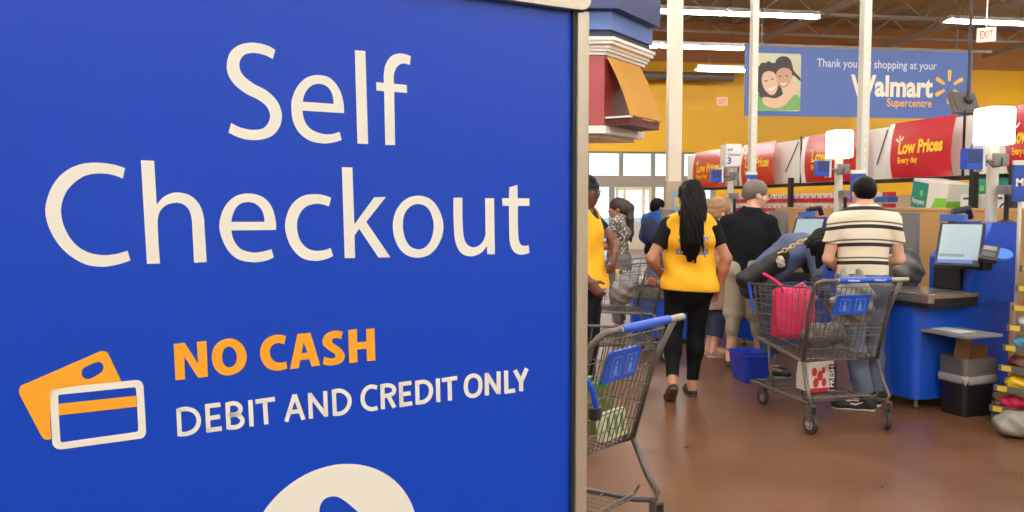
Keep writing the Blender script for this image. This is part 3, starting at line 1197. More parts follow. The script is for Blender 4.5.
# photo print on the banner
pu0, pv0 = bq(756.5, 110.5); pu1, pv1 = bq(801.5, 54)
mb = MB(); BF.rrect(mb, pu0, pv0, pu1, pv1, .06, -.0105); mb.build('photo_print', mat('photo_pale', (205, 205, 170), rough=.5, var=.12, vs=2), ban, w=True)


def bpoly(name, pts, m, e, seg=5):
    mb = MB()
    BF.poly(mb, [[bq(740 + x / 6.4, 40 + y / 6.4) for x, y in spline(pts, seg)]], e)
    return mb.build(name, m, ban, w=True)


bpoly('photo_shirt', [(110, 340), (150, 350), (200, 430), (290, 400), (350, 350), (384, 370), (384, 440), (370, 449), (120, 449), (106, 430)], mat('photo_green', (110, 168, 84), rough=.5), -.010)
hairb = mat('photo_hair', (46, 36, 40), rough=.5)
skinb = mat('photo_skin', (226, 186, 158), rough=.5)
skinb2 = mat('photo_skin_tan', (204, 156, 128), rough=.5)
bpoly('photo_curls', [(112, 230), (130, 170), (170, 150), (215, 155), (240, 200), (250, 280), (270, 330), (240, 370), (180, 365), (140, 355), (115, 300)], hairb, -.0095)
bpoly('photo_girl_hair', [(225, 190), (232, 130), (270, 104), (315, 115), (338, 165), (345, 195), (385, 240), (388, 262), (340, 225), (330, 250), (240, 250)], hairb, -.0095)
for x_, y_, r_ in ((125, 190, 22), (150, 168, 22), (185, 158, 20), (215, 165, 18), (118, 230, 22), (114, 270, 20), (124, 310, 22), (145, 345, 22), (250, 320, 20), (262, 345, 16), (240, 200, 14)):
    mb = MB()
    c_ = bq(740 + x_ / 6.4, 40 + y_ / 6.4)
    BF.ell(mb, c_[0], c_[1], r_ / 6.4 * px2m, r_ / 6.4 * px2m, -.0092, 14)
    mb.build('photo_curl', hairb, ban, w=True)
bpoly('photo_woman_face', [(140, 245), (155, 210), (190, 198), (225, 215), (244, 270), (238, 320), (210, 352), (175, 335), (150, 300)], skinb, -.009)
bpoly('photo_girl_face', [(232, 215), (260, 182), (305, 180), (332, 205), (328, 255), (300, 300), (268, 305), (240, 270)], skinb2, -.009)
bpoly('photo_arm', [(150, 365), (180, 372), (240, 370), (290, 330), (330, 280), (365, 280), (368, 310), (330, 370), (280, 420), (220, 435), (160, 415), (145, 390)], skinb, -.0085)
for nm, pts in (('photo_smile', [(185, 305), (205, 312), (225, 295), (215, 318), (195, 322)]), ('photo_smile', [(262, 272), (280, 280), (298, 270), (285, 288), (270, 287)])):
    bpoly(nm, pts, bcr, -.0085)
for x, y in ((168, 262), (207, 250), (258, 232), (300, 230)):
    bpoly('photo_eye', [(x - 9, y), (x, y - 5), (x + 9, y), (x, y + 4)], hairb, -.0085, 3)

# ------------------------------------------------------------------ exit signs
exw = mat('exit_white', (244, 226, 196), rough=.4, emit=.15, ec=(1, .7, .5, 1))
exr = mat('exit_red', (225, 50, 40), rough=.4, emit=.9, ec=(.9, .05, .03, 1))


def exit_sign(px, py, Y, w, h, label, rz, rod):
    P = at(px, py, Y)
    t = thing('exit_sign', label, 'exit sign', P, rz, 'exit signs')
    MB().box((-w / 2, 0, -h / 2), (w / 2, .1, h / 2), None, .015).build('housing', exw, t)
    pl = Plane((-w / 2, 0, -h / 2), (1, 0, 0), (0, 0, 1))
    mb = MB()
    pl.text(mb, 'EXIT', w * .16, h * .24, h * .52, w * .68, .004, .02)
    mb.build('lettering', exr, t)
    if rod:
        MB().tube([(0, .05, h / 2), (0, .05, CEIL - P.z)], .012, 6).build('rod', offw_m, t)
    return t


exit_sign(986.5, 34.5, 15.0, .30, .25, 'red and white exit sign hanging on a rod at the top right', R(-26), True)
P, ub, zz = atb(722.5, 101.5, WALL_BY)
exit_sign(722.5, 101.5, P.y - .12, .38, .3, 'small exit sign fixed on the yellow end wall beside the square column', PSI, False)

# ------------------------------------------------------------------ grey monitor hanging from a black pole
P = at(964, 103, 9.0)
mon = thing('hanging_monitor', 'dark grey monitor hung from a thin black pole over the red signs', 'monitor', P, R(12))
Mt = Matrix.Rotation(R(-24), 4, 'X')
MB().box((-.16, -.02, -.13), (.16, .035, .13), Mt, .012).build('housing', mat('monitor_grey', (92, 88, 82), rough=.45), mon)
MB().box((-.14, -.03, -.11), (.14, -.018, .11), Mt).build('back_plate', mat('monitor_plate', (74, 70, 66), rough=.5), mon)
mb = MB().lathe([(.045, 0), (.05, .012), (.05, .03), (.03, .05)], 18, Mt @ Matrix.Translation((.03, -.03, .02)) @ Matrix.Rotation(R(90), 4, 'X'))
mb.build('mount_joint', dark_m, mon, smooth=True)
MB().tube([(.05, .0, .02), (.07, .02, CEIL - P.z)], .016, 8).build('pole', dark_m, mon)

# ------------------------------------------------------------------ red price signs on the long shelf
SLX = lambda Y, c=6.36: c - .2055 * Y
sh_e = Vector((-.2055, 1, 0)).normalized()
sh_n = Vector((-sh_e.y, sh_e.x, 0))                    # towards the aisle and the camera
SHR = math.atan2(-sh_e.x, sh_e.y)                      # rotation that turns +y onto sh_e


def shp(Y, off=0.0, z=0.0):
    return Vector((SLX(Y), Y, z)) + sh_n * off


def pxY(px, c=6.36):
    return c / ((px - 512) / F + .2055)


shelf_m = mat('shelf_black', (38, 36, 36), rough=.5, metal=.2)
board_m = mat('cream_board', (246, 252, 240), rough=.55, var=.02)
gond = thing('price_sign_shelf', 'long shelf with a black rail and cream boards under the red price signs', 'shelf', shp(11), SHR)
g_ = WM[gond.name].inverted()
LY0, LY1 = 6.6, 15.4


def lbox(mbx, Ya, Yb, o0, o1, za, zb, bev=0):
    """block along the shelf between depths Ya..Yb, offsets o0..o1 towards the aisle"""
    p, q = g_ @ shp(Ya), g_ @ shp(Yb)
    mbx.box((-o1, min(p.y, q.y), za), (-o0, max(p.y, q.y), zb), None, bev)
    return mbx


lbox(MB(), LY0, LY1, -.02, .04, 1.755, 1.80).build('rail', shelf_m, gond)
lbox(MB(), LY0, LY1, -.25, .36, 1.36, 1.40).build('shelf_board', mat('shelf_cream', (216, 200, 170), rough=.5), gond)
lbox(MB(), LY0, LY1, -.27, -.25, 0, 1.62).build('back_panel', mat('shelf_back_cream', (206, 186, 158), rough=.6), gond)
lbox(MB(), LY0, LY1, -.2, .25, 0, .12).build('plinth', shelf_m, gond)
for px in (1006, 967, 787, 727):
    Y = pxY(px, 5.95)
    u_ = lbox(MB(), Y, Y + .06, .363, .415, 0, 1.86).build('upright', shelf_m, gond)
    lbox(MB(), Y + .01, Y + .05, .04, .363, 1.765, 1.79).build('clamp_arm', shelf_m, u_)
ups = [pxY(p) for p in (1040, 963, 883, 797.5, 735, 693)]
lbox(MB(), LY0, LY1, -.07, -.05, 1.80, 2.41).build('backing_board', board_m, gond)
for px in (958, 857, 797, 735):
    Y = pxY(px)
    lbox(MB(), Y, Y + .02, -.05, -.035, 1.8, 2.46).build('board_post', dkred_m if px == 797 else shelf_m, gond)
for px0, px1 in ((962, 975), (782, 794), (872, 882)):
    Ya, Yb = pxY(px0), pxY(px1)
    MB().tube([g_ @ shp(Ya, -.04, 1.98), g_ @ shp(Yb, -.04, 2.38)], .008, 5).build('diagonal_brace', grey_m, gond)
signred = mat('price_sign_red', (196, 26, 40), rough=.25, var=.04, vs=2, coat=.35)
psy = mat('price_sign_yellow', (250, 205, 40), rough=.4)
psw = mat('price_sign_white', (245, 240, 232), rough=.4)
spans = [(1003, 1062, 'curved red Low Prices sign cut off by the right edge of the view'),
         (889, 955, 'curved red Low Prices sign fully in view between the two lit lane lamps'),
         (804, 862, 'curved red Low Prices sign half hidden behind the farther lit lane lamp'),
         (741, 777, 'red Low Prices sign partly behind the slim perforated pole, left of the diagonal brace'),
         (693, 727, 'farthest red Low Prices sign beside the square white column')]
for i, (pa, pb, lab) in enumerate(spans):
    Ya, Yb = pxY(pa, 6.21), pxY(pb, 6.275)        # Ya far end = picture left
    t = thing('price_sign', lab, 'sign', shp(Yb, .16, 1.801), SHR, 'red price signs on the shelf')
    L = (shp(Ya) - shp(Yb)).length
    Hh = .615
    bul_ = .06

    def off(v):
        return .02 + bul_ * (1 - ((v - .38) / .62)**2 if v > .38 else 1 - ((.38 - v) / .38)**2 * .55)

    def sgp(u, v, e):   # u: 0 at the far end (picture left) .. 1, v: 0..1
        return Vector((-off(v) - e + .06, L * (1 - u), v * Hh))
    mb = MB()
    mb.sheet([[sgp(j / 6, k / 14, 0) for j in range(7)] for k in range(15)])
    mb.sheet([[sgp(j / 6, k / 14, -.006) for j in range(7)] for k in range(15)])
    for k in range(14):
        for uu in (0, 1):
            mb.add([sgp(uu, k / 14, 0), sgp(uu, (k + 1) / 14, 0), sgp(uu, (k + 1) / 14, -.006), sgp(uu, k / 14, -.006)], [(0, 1, 2, 3)])
    mb.add([sgp(0, 1, 0), sgp(1, 1, 0), sgp(1, 1, -.006), sgp(0, 1, -.006)], [(0, 1, 2, 3)])
    mb.build('panel', signred, t, smooth='all', fixn=False)

    def curved(tt, u, v, cap, width, bold):
        vs, fs, w_ = txt(tt, bold)
        m_ = MB()
        m_.add([sgp(u + x / w_ * width, v + y * cap, .003) for x, y in vs], fs)
        return m_
    curved('Low Prices', .14, .43, .21, .74, .045).build('lettering', psy, t, fixn=False)
    curved('Every day', .14, .26, .10, .34, .03).build('small_lettering', psy, t, fixn=False)
    mb = MB()
    for a in (145, 100, 55):
        d = np.array((math.cos(R(a)), math.sin(R(a))))
        n = np.array((-d[1], d[0]))
        c0 = np.array((.16, .62))
        k = np.array((1 / L, 1 / Hh))
        qs = [c0 + (d * .028 + n * .008) * k, c0 + (d * .085 + n * .011) * k, c0 + (d * .085 - n * .011) * k, c0 + (d * .028 - n * .008) * k]
        mb.add([sgp(x, y, .003) for x, y in qs], [(0, 1, 2, 3)])
    mb.build('spark_mark', psw, t, fixn=False)
    wl = MB()
    for uu, ww in ((-.16, .15), (1.0, .0)):
        if ww:
            wl.sheet([[sgp(uu + ww * j / 3, k / 8, -.05) for j in range(4)] for k in range(9)])
    wl.build('white_edge_panel', psw, t, fixn=False)

# ------------------------------------------------------------------ tan partition in front of the shelf
tan_m = mat('tan_laminate', (206, 158, 98), rough=.5, var=.06, vs=1.5)
Ya, Yb = 5.4, 11.3
p0_, p1_ = shp(Ya, .46), shp(Yb, .46)
Lp = (p1_ - p0_).length
t = thing('low_partition', 'tan laminate low partition behind the checkout machines', 'partition', p0_, SHR)
MB().box((-.04, 0, 0), (.04, Lp, 1.445), None, .006).build('panel', tan_m, t)
MB().box((-.045, -.005, 1.445), (.045, Lp + .005, 1.472), None, .004).build('top_edge', mat('tan_edge', (214, 170, 112), rough=.5), t)

# goods on the shelf ---------------------------------------------------------
teal = mat('box_teal', (20, 140, 126), rough=.45)
greenb = mat('box_green', (128, 196, 60), rough=.45)
whiteb = mat('box_white', (232, 226, 216), rough=.5)


def boxplane(mbx, pl, u0, v0, u1, v1, e=.002):
    mbx.add([pl.p(u0, v0, e), pl.p(u1, v0, e), pl.p(u1, v1, e), pl.p(u0, v1, e)], [(0, 1, 2, 3)])


def carton(Y, off, z, w, d, h, body, label, cat, group, art, tilt=0.0, name='carton'):
    """a carton lying along the shelf; local -x faces the aisle, -y the camera"""
    t = thing(name, label, cat, shp(Y, off, z), SHR, group)
    M = Matrix.Rotation(tilt, 4, 'X')
    MB().box((-d / 2, -w / 2, 0), (d / 2, w / 2, h), M, .004).build('box', body, t)
    Fr = Plane(M @ Vector((-d / 2, w / 2, 0)), M.to_3x3() @ Vector((0, -1, 0)), M.to_3x3() @ Vector((0, 0, 1)))     # aisle face
    Nr = Plane(M @ Vector((-d / 2, -w / 2, 0)), M.to_3x3() @ Vector((1, 0, 0)), M.to_3x3() @ Vector((0, 0, 1)))     # camera face
    Tp = Plane(M @ Vector((-d / 2, w / 2, h)), M.to_3x3() @ Vector((0, -1, 0)), M.to_3x3() @ Vector((1, 0, 0)))
    for nm, m_, fn in art:
        mb = MB()
        fn(mb, Fr, Nr, Tp)
        mb.build(nm, m_, t)
    return t


W_, H_ = .52, .27


def art_teal(mb, A, B, T):
    boxplane(mb, A, 0, 0, .24, H_)


def art_green(mb, A, B, T):
    A.poly(mb, [[(.3, .0), (W_, .0), (W_, .16), (.36, .14)]]); boxplane(mb, B, .0, 0, .3, .13)


def art_txt(mb, A, B, T):
    A.text(mb, 'Pampers', .02, .05, .05, .19, .004, .02)


def art_leaf(mb, A, B, T):
    A.ell(mb, .15, .16, .025, .035, .004)


carton(pxY(938, 6.16), .205, 1.446, W_, .32, .3, whiteb, 'tilted teal, white and green diaper carton right of the striped shirt man', 'carton', 'boxes on the shelf behind the partition',
       [('teal_print', teal, art_teal), ('green_print', greenb, art_green), ('lettering', whiteb, art_txt), ('leaf_mark', greenb, art_leaf)], R(9))
carton(pxY(1010), -.02, 1.402, .62, .25, .35, teal, 'large teal carton standing above the white boxes at the right', 'carton', 'boxes on the shelf behind the partition',
       [('green_corner', greenb, lambda m, A, B, T: boxplane(m, A, .5, .21, .62, .35)), ('round_print', whiteb, lambda m, A, B, T: A.ell(m, .27, .14, .09, .1)),
        ('mark', greenb, lambda m, A, B, T: A.ell(m, .06, .26, .03, .03))])
MB()
navyp = mat('print_navy', (52, 62, 104), rough=.5)
for k, (px, lab) in enumerate(((1003, 'white box with a round navy mark left of the lamp pole, under the teal carton'), (1036, 'white box with a round navy mark right of the lamp pole'),)):
    carton(pxY(px), .24, 1.402, .34, .2, .2, whiteb, lab, 'box', 'white boxes under the teal carton',
           [('round_mark', navyp, lambda m, A, B, T: (A.poly(m, [[(.17 + .07 * math.cos(a), .05 + .07 * math.sin(a)) for a in [2 * math.pi * q / 20 for q in range(20)] if math.sin(a) > -.6],
                                                               ], .002))), ('mark_centre', whiteb, lambda m, A, B, T: A.ell(m, .17, .055, .045, .045, .004)),
            ('print_line', navyp, lambda m, A, B, T: boxplane(m, A, .04, .15, .14, .17))], name='goods_box')
carton(pxY(948), -.1, 1.402, .4, .2, .32, mat('box_red', (206, 58, 50), rough=.5), 'red box standing behind the tilted diaper carton', 'box', None,
       [('pale_band', whiteb, lambda m, A, B, T: boxplane(m, A, .02, .2, .38, .23))], name='goods_box')
# cigarette cartons: rows of small red and white packs
packr = mat('pack_red', (186, 44, 56), rough=.45)
packw = mat('pack_white', (228, 214, 210), rough=.45)
ck = None
n_ = 0
bands_ = ['lower', 'upper']
for row, z in enumerate((1.402, 1.532)):
    px = 745.0
    Y = pxY(746)
    k = 0
    while Y > pxY(872):
        lab = 'red and white pack row %s on the far shelf, behind the black shirt man and the farther lamp' % ('low' if row == 0 else 'high')
        lab = ('red and white pack in the bottom row of packs under the price signs' if row == 0 else 'red and white pack in the top row of packs under the price signs')
        loc = shp(Y, .27, z)
        if ck is None:
            ck = thing('pack', lab, 'pack', loc, SHR, 'red packs in the bottom row')
            MB().box((-.05, -.055, 0), (.05, .055, .115), None, .003).build('box', packw, ck)
            MB().box((-.051, -.056, .0), (.051, .056, .055), None, .003).build('red_band', packr, ck)
            pl = Plane((-.051, .05, 0), (0, -1, 0), (0, 0, 1))
            mb = MB(); pl.ell(mb, .05, .075, .02, .012, .002); pl.ell(mb, .05, .075, .008, .02, .002); mb.build('emblem', packr, ck)
        else:
            dup(ck, loc, SHR, lab, 'red packs in the bottom row' if row == 0 else 'red packs in the top row')
        Y -= .135
        k += 1
blt = mat('tray_blue', (44, 92, 168), rough=.45)
for k, (z, lab) in enumerate(((1.402, 'lower blue tray of packs beside the striped shirt man'), (1.53, 'upper blue tray of packs beside the striped shirt man'))):
    t = thing('pack_tray', lab, 'tray', shp(pxY(897), .28, z), SHR, 'blue pack trays')
    MB().box((-.06, -.3, 0), (.06, .3, .065), None, .004).build('tray', blt, t)
    for q in range(5):
        MB().box((-.05, -.28 + q * .115, .065), (.05, -.18 + q * .115, .115), None, .003).build('pack', packw if q % 2 else packr, t)

# ------------------------------------------------------------------ self-checkout machines
kblue = mat('machine_blue', (22, 82, 200), rough=.32, var=.03, vs=2, coat=.2)
kblack = mat('machine_black', (30, 30, 34), rough=.35, var=.05)
kgrey = mat('machine_grey', (128, 126, 122), rough=.45, var=.05)
ksilver = mat('scale_steel', (190, 182, 168), rough=.25, metal=.85, var=.05)
kscreen = mat('screen_lit', (150, 168, 176), rough=.15, emit=.2, ec=lin((176, 200, 208)))
kscr2 = mat('screen_grey_box', (120, 140, 150), rough=.2, emit=.15, ec=lin((130, 150, 160)))
kscr3 = mat('screen_blue_bar', (90, 110, 180), rough=.2, emit=.3, ec=lin((90, 110, 190)))
kpale = mat('pole_pale', (218, 212, 196), rough=.4, var=.03)
lampw = mat('lane_lamp_lit', (255, 252, 244), rough=.4, emit=3.2, ec=(1, .98, .94, 1))
lampoff = mat('lane_lamp_unlit', (236, 234, 228), rough=.4)
lampblue = mat('lamp_blue_print', (70, 150, 240), rough=.4, emit=.4, ec=(.1, .4, 1, 1))
KRZ = R(-70)
KC = Vector((3.25, 6.44, 0))


def kiosk(label, loc):
    t = thing('checkout_machine', label, 'checkout machine', loc, KRZ, 'self checkout machines')
    rr = []
    r_ = .06
    for cx, cy, a0 in ((.35 - r_, -.475 + r_, -90), (.35 - r_, .475 - r_, 0), (-.35 + r_, .475 - r_, 90), (-.35 + r_, -.475 + r_, 180)):
        for k in range(6):
            a = R(a0 + 18 * k)
            rr.append((cx + r_ * math.cos(a), cy + r_ * math.sin(a)))
    MB().prism(rr, .085, .765).build('base', kblue, t, smooth=True)
    for x in (-.27, .27):
        for y in (-.38, .38):
            MB().lathe([(.025, 0), (.03, .012), (.012, .02), (.012, .09)], 10, Matrix.Translation((x, y, 0))).build('foot', ksilver, t)
    # scanner bed
    MB().box((-.3, -.495, .765), (.47, -.03, .862), None, .012).build('scanner_bed', kblack, t)
    mb = MB()
    mb.box((-.305, -.503, .80), (.475, -.45, .868), None, .01)
    mb.box((.455, -.46, .835), (.476, -.03, .868), None, .004)
    mb.build('bed_edge', ksilver, t)
    MB().box((-.2, -.42, .862), (.4, -.06, .868), None, .002).build('scale_plate', ksilver, t)
    # tower
    prof = [(.02, .765), (.475, .765), (.475, 1.37), (.22, 1.37), (.12, 1.2), (.02, 1.1)]
    Mx = Matrix(((0, 0, 1, 0), (1, 0, 0, 0), (0, 1, 0, 0), (0, 0, 0, 1)))
    mb = MB()
    mb.prism(prof, .29, .36, Mx)
    mb.prism(prof, -.02, .04, Mx)
    mb.box((.04, .12, .765), (.29, .475, 1.36))
    mb.build('tower', kblue, t)
    MB().box((.045, -.01, .866), (.285, .12, 1.06), None, .008).build('receipt_printer', kblack, t)
    MB().box((.06, -.03, 1.03), (.28, .0, 1.05), None, .004).build('printer_lip', kgrey, t)
    # screen on its arm
    U = Vector((.21, -.15, 0)).normalized()
    V = Vector((.17, .20, .33)).normalized()
    Kw = Matrix.Translation(KC) @ Matrix.Rotation(KRZ, 4, 'Z')
    Ki = Kw.inverted()
    cen = Ki @ ((at(932, 265, 6.03) + at(987, 224, 6.1)) / 2)
    U, V = Ki.to_3x3() @ U, Ki.to_3x3() @ V
    V = (V - U * V.dot(U)).normalized()
    N = U.cross(V)
    Ms = Matrix(((*U, 0), (*V, 0), (*N, 0), (0, 0, 0, 1))).transposed()
    Ms.translation = cen
    sw, sh_ = .150, .195
    so = MB().box((-sw, -sh_, -.04), (sw, sh_, .01), Ms, .012).build('screen_housing', kblack, t)
    MB().box((-sw + .022, -sh_ + .05, .0095), (sw - .018, sh_ - .02, .0125), Ms).build('screen', kscreen, so)
    MB().box((-sw + .03, -sh_ + .075, .0125), (.04, -sh_ + .10, .0132), Ms).build('screen_field', kscr2, so)
    MB().box((-sw + .022, -sh_ + .02, .0095), (sw - .05, -sh_ + .05, .0125), Ms).build('screen_bar', kscr3, so)
    MB().tube([Ms @ Vector((0, -.02, -.03)), Vector((.17, .16, 1.15))], .04, 10).build('screen_arm', kblack, t)
    # card reader on the near side
    p = [Ki @ at(974, 260, 5.86), Ki @ at(991, 263, 5.80), Ki @ at(1004, 246, 5.95), Ki @ at(988, 244, 6.0)]
    u = ((p[1] - p[0]) + (p[2] - p[3])).normalized()
    v = ((p[3] - p[0]) + (p[2] - p[1])).normalized()
    v = (v - u * v.dot(u)).normalized()
    n = u.cross(v)
    Mp = Matrix(((*u, 0), (*v, 0), (*n, 0), (0, 0, 0, 1))).transposed()
    Mp.translation = sum(p, Vector()) / 4
    po = MB().box((-.06, -.1, -.025), (.06, .1, .012), Mp, .014).build('card_reader', kblack, t)
    MB().box((-.042, .02, .0115), (.042, .075, .014), Mp).build('reader_screen', mat('reader_screen', (120, 124, 116), rough=.2), po)
    MB().box((-.042, -.07, .0115), (.042, -.01, .016), Mp, .003).build('keypad', mat('keypad_grey', (84, 82, 80), rough=.5), po)
    dc = Mp @ Vector((.075, .015, 0))
    mb = MB().lathe([(.07, -.012), (.072, 0), (.07, .006)], 24, Matrix.Translation(dc) @ Mp.to_3x3().to_4x4())
    mb.build('blue_disc', mat('disc_blue', (70, 130, 225), rough=.4), po)
    q = Mp.translation
    MB().box((.36, q.y - .03, q.z - .13), (q.x - .02, q.y + .06, q.z - .03), None, .01).build('reader_bracket', kblack, t)
    MB().box((.36, q.y + .06, q.z - .1), (.39, q.y + .2, q.z + .02), None, .006).build('side_plate', kblack, t)
    # near-side shelf
    MB().box((.352, -.44, .585), (.73, -.09, .605), None, .006).build('side_shelf', kgrey, t)
    MB().box((.36, -.35, .605), (.6, -.2, .609)).build('paper_sheet', offw_m, t)
    # rear: scanner head, camera stand, label
    mb = MB().tube([(.12, .08, 1.37), (.1, .12, 1.45), (.09, .27, 1.47), (.08, .31, 1.40)], .028, 8)
    mb.build('camera_arm', kblack, t, smooth=True)
    MB().box((.06, .02, 1.375), (.28, .06, 1.43), None, .004).build('blue_label', mat('label_blue', (78, 112, 196), rough=.5), t)
    MB().tube([(.30, .42, 1.36), (.30, .42, 1.62)], .018, 8).build('camera_post', kblack, t)
    MB().lathe([(.06, 1.365), (.06, 1.375), (.03, 1.39)], 16, Matrix.Translation((.30, .42, 0))).build('camera_base', kblack, t)
    MB().box((.26, .36, 1.58), (.34, .46, 1.65), None, .008).build('camera_head', kgrey, t)
    # bag rack with a grey panel
    MB().box((-.62, -.1, .3), (-.58, .1, 1.44), None, .006).build('rack_panel', kgrey, t)
    MB().box((-.52, .1, .1), (-.24, .14, 1.44), None, .006).build('rack_back', kgrey, t)
    MB().box((-.66, -.45, .42), (-.36, .1, .46), None, .01).build('bagging_shelf', ksilver, t)
    for y in (-.32, -.12):
        MB().tube([(-.42, y * .25, 1.05), (-.42, y * .25, 1.03), (-.58, y * .25, 1.03)], .008, 6).build('bag_hook', ksilver, t)
    return t


k1 = kiosk('nearest blue self checkout machine with a lit screen, right of the striped shirt man', KC)
K2 = Vector((2.95, 8.74, 0))
K3 = Vector((2.30, 10.6, 0))
dup(k1, K2, KRZ, 'blue self checkout machine whose screen shows behind the stooping woman', 'self checkout machines')
dup(k1, K3, KRZ, 'far blue self checkout machine behind the man in the black shirt', 'self checkout machines')


def lane_lamp(base, lit, label, zc, sign_side=True):
    t = thing('lane_lamp', label, 'lamp', base, R(6), 'lane lamps on poles')
    h = .145
    zz = zc - base[2]
    MB().tube([(0, 0, 0), (0, 0, zz - h)], .042, 14).build('pole', kpale, t, smooth=True)
    MB().box((-.105, -.105, zz - h), (.105, .105, zz + h), None, .03).build('light_box', lampw if lit else lampoff, t, smooth=True)
    pl = Plane((-.105, -.1062, zz - h), (1, 0, 0), (0, 0, 1))
    mb = MB()
    if lit:
        arc = [(.04 + .022 * math.cos(a), .055 - .02 * math.sin(a)) for a in [math.pi * k / 8 for k in range(9)]]
        arc2 = [(.04 + .014 * math.cos(a), .055 - .012 * math.sin(a)) for a in [math.pi * k / 8 for k in range(9)]][::-1]
        pl.poly(mb, [arc + arc2], .001)
        mb.build('blue_mark', lampblue, t)
    else:
        pl.text(mb, 'Self', .02, .2, .035, .07, .001, .02)
        pl.text(mb, 'Checkout', .02, .14, .035, .17, .001, .02)
        pl.text(mb, '3', .02, .04, .08, None, .001, .03)
        mb.build('lettering', mat('lamp_navy_print', (60, 70, 150), rough=.5), t)
    MB().box((-.03, -.06, zz - h - .16), (.09, .05, zz - h - .06), None, .012).build('clamp', kgrey, t)
    mb = MB().tube([(-.03, -.03, zz - h - .12), (-.13, -.04, zz - h - .11)], .012, 6)
    mb.build('bracket_arm', kgrey, t)
    MB().box((-.15, -.09, zz - h - .2), (-.125, .01, zz - h + .0), None, .004).build('bracket_plate', offw_m, t)
    so = MB().box((-.285, -.10, zz - h - .185), (-.15, -.02, zz - h - .03), None, .008).build('blue_tag', kblue, t)
    pl = Plane((-.285, -.1005, zz - h - .185), (1, 0, 0), (0, 0, 1))
    mb = MB(); boxplane(mb, pl, .012, .045, .123, .145, .002)
    mb.build('dark_panel', mat('tag_dark', (36, 56, 110), rough=.4), so)
    mb = MB().tube([(.03, -.06, zz - h - .1), (-.0, -.1, zz - h - .16), (-.06, -.09, zz - h - .17), (-.09, -.05, zz - h - .12)], .006, 5)
    mb.build('cable', kblack, t)
    return t


lane_lamp((3.69, 6.4, 1.373), True, 'nearest lit white lane lamp, on a pale pole above the machine at the right', 2.10)
lane_lamp((3.41, 8.7, 1.373), True, 'farther lit white lane lamp, on a pale pole behind the striped shirt man', 2.13)
lane_lamp((2.77, 10.56, 1.373), False, 'unlit white lane lamp with blue lettering beside the far price signs', 2.12)

# blue cards hung low on the poles
cardb = mat('card_blue', (36, 76, 168), rough=.4)


def blue_card(px, py, Y, w, h, label, tx, rz=0.0):
    P = at(px, py, Y)
    t = thing('hanging_card', label, 'sign', P, rz, 'small blue cards')
    MB().box((-w / 2, -.012, -h / 2), (w / 2, .012, h / 2), None, .004).build('card', cardb, t)
    MB().box((-w / 2, -.014, h / 2 - .005), (w / 2, .014, h / 2 + .03), None, .004).build('holder', offw_m, t)
    pl = Plane((-w / 2, -.0125, -h / 2), (1, 0, 0), (0, 0, 1))
    mb = MB()
    pl.text(mb, tx, w * .1, h * .42, h * .2, None, .002, .03)
    mb.build('lettering', psw, t)
    return t


blue_card(751.5, 180, 9.93, .13, .13, 'small blue card on the slim perforated pole above the grey haired man', 'M')
blue_card(858, 187, 7.9, .14, .26, 'blue card on the perforated pole right behind the striped shirt man', 'M')
blue_card(1023, 183, 6.1, .15, .27, 'blue card beside the lamp pole at the right edge of the view', 'Me')
P = at(1023, 183, 6.1)
MB()
tpo = thing('card_post', 'thin pale post holding the blue card at the right edge', 'post', (P.x, 6.13, 0), 0)
MB().tube([(0, 0, .0), (0, 0, P.z + .13)], .014, 8).build('post', kpale, tpo)
MB().lathe([(.11, 0), (.11, .012), (.03, .02)], 18).build('foot', kpale, tpo)

# bin under the side shelf
bloc = Vector((3.285, 5.925, 0))
binm = mat('bin_black', (26, 24, 26), rough=.45)
linm = mat('bin_liner', (98, 92, 90), rough=.35, var=.15, vs=12, bump=.5, bs=18)
tb = thing('waste_bin', 'black waste bin with a grey liner under the side shelf of the nearest machine', 'bin', bloc, KRZ)
tb.scale = (.78, .8, .92)


def rrp(w, d, r):
    o = []
    for cx, cy, a0 in ((w - r, -d + r, -90), (w - r, d - r, 0), (-w + r, d - r, 90), (-w + r, -d + r, 180)):
        for k in range(6):
            a = R(a0 + 18 * k)
            o.append((cx + r * math.cos(a), cy + r * math.sin(a)))
    return o


def loft(mbx, secs, cap=True, wob=None):
    """secs: list of (poly2d, z)"""
    n = len(secs[0][0])
    vs = []
    for i, (pl_, z) in enumerate(secs):
        for k, (x, y) in enumerate(pl_):
            dz = wob(i, k) if wob else 0
            vs.append((x, y, z + dz))
    fs = [(i * n + k, i * n + (k + 1) % n, (i + 1) * n + (k + 1) % n, (i + 1) * n + k) for i in range(len(secs) - 1) for k in range(n)]
    if cap:
        fs.append(tuple(range(n))[::-1])
        fs.append(tuple((len(secs) - 1) * n + k for k in range(n)))
    mbx.add(vs, fs)
    return mbx


loft(MB(), [(rrp(.135, .17, .04), 0), (rrp(.14, .175, .04), .2), (rrp(.15, .185, .04), .44)], False).build('bucket', binm, tb, smooth=True)
MB().prism(rrp(.13, .165, .04), 0.0, .02).build('bottom', binm, tb)
wob = lambda i, k: (.012 * math.sin(k * 1.9) + .008 * math.sin(k * 3.3)) if i in (0, 1) else .004 * math.sin(k * 2.2)
loft(MB(), [(rrp(.155, .192, .04), .255), (rrp(.158, .196, .045), .29), (rrp(.152, .19, .04), .33), (rrp(.158, .195, .045), .44), (rrp(.15, .186, .04), .455), (rrp(.14, .176, .04), .42)], False, wob).build('liner', linm, tb, smooth=True)
loft(MB(), [(rrp(.158, .195, .045), .265), (rrp(.166, .203, .045), .285), (rrp(.163, .2, .045), .31), (rrp(.156, .193, .045), .32)], False, wob).build('liner_band', mat('liner_pale', (158, 152, 148), rough=.4), tb, smooth=True)
cb = thing('cardboard_piece', 'brown cardboard sheet sticking out of the black waste bin', 'cardboard', (3.285, 5.925, .25), KRZ)
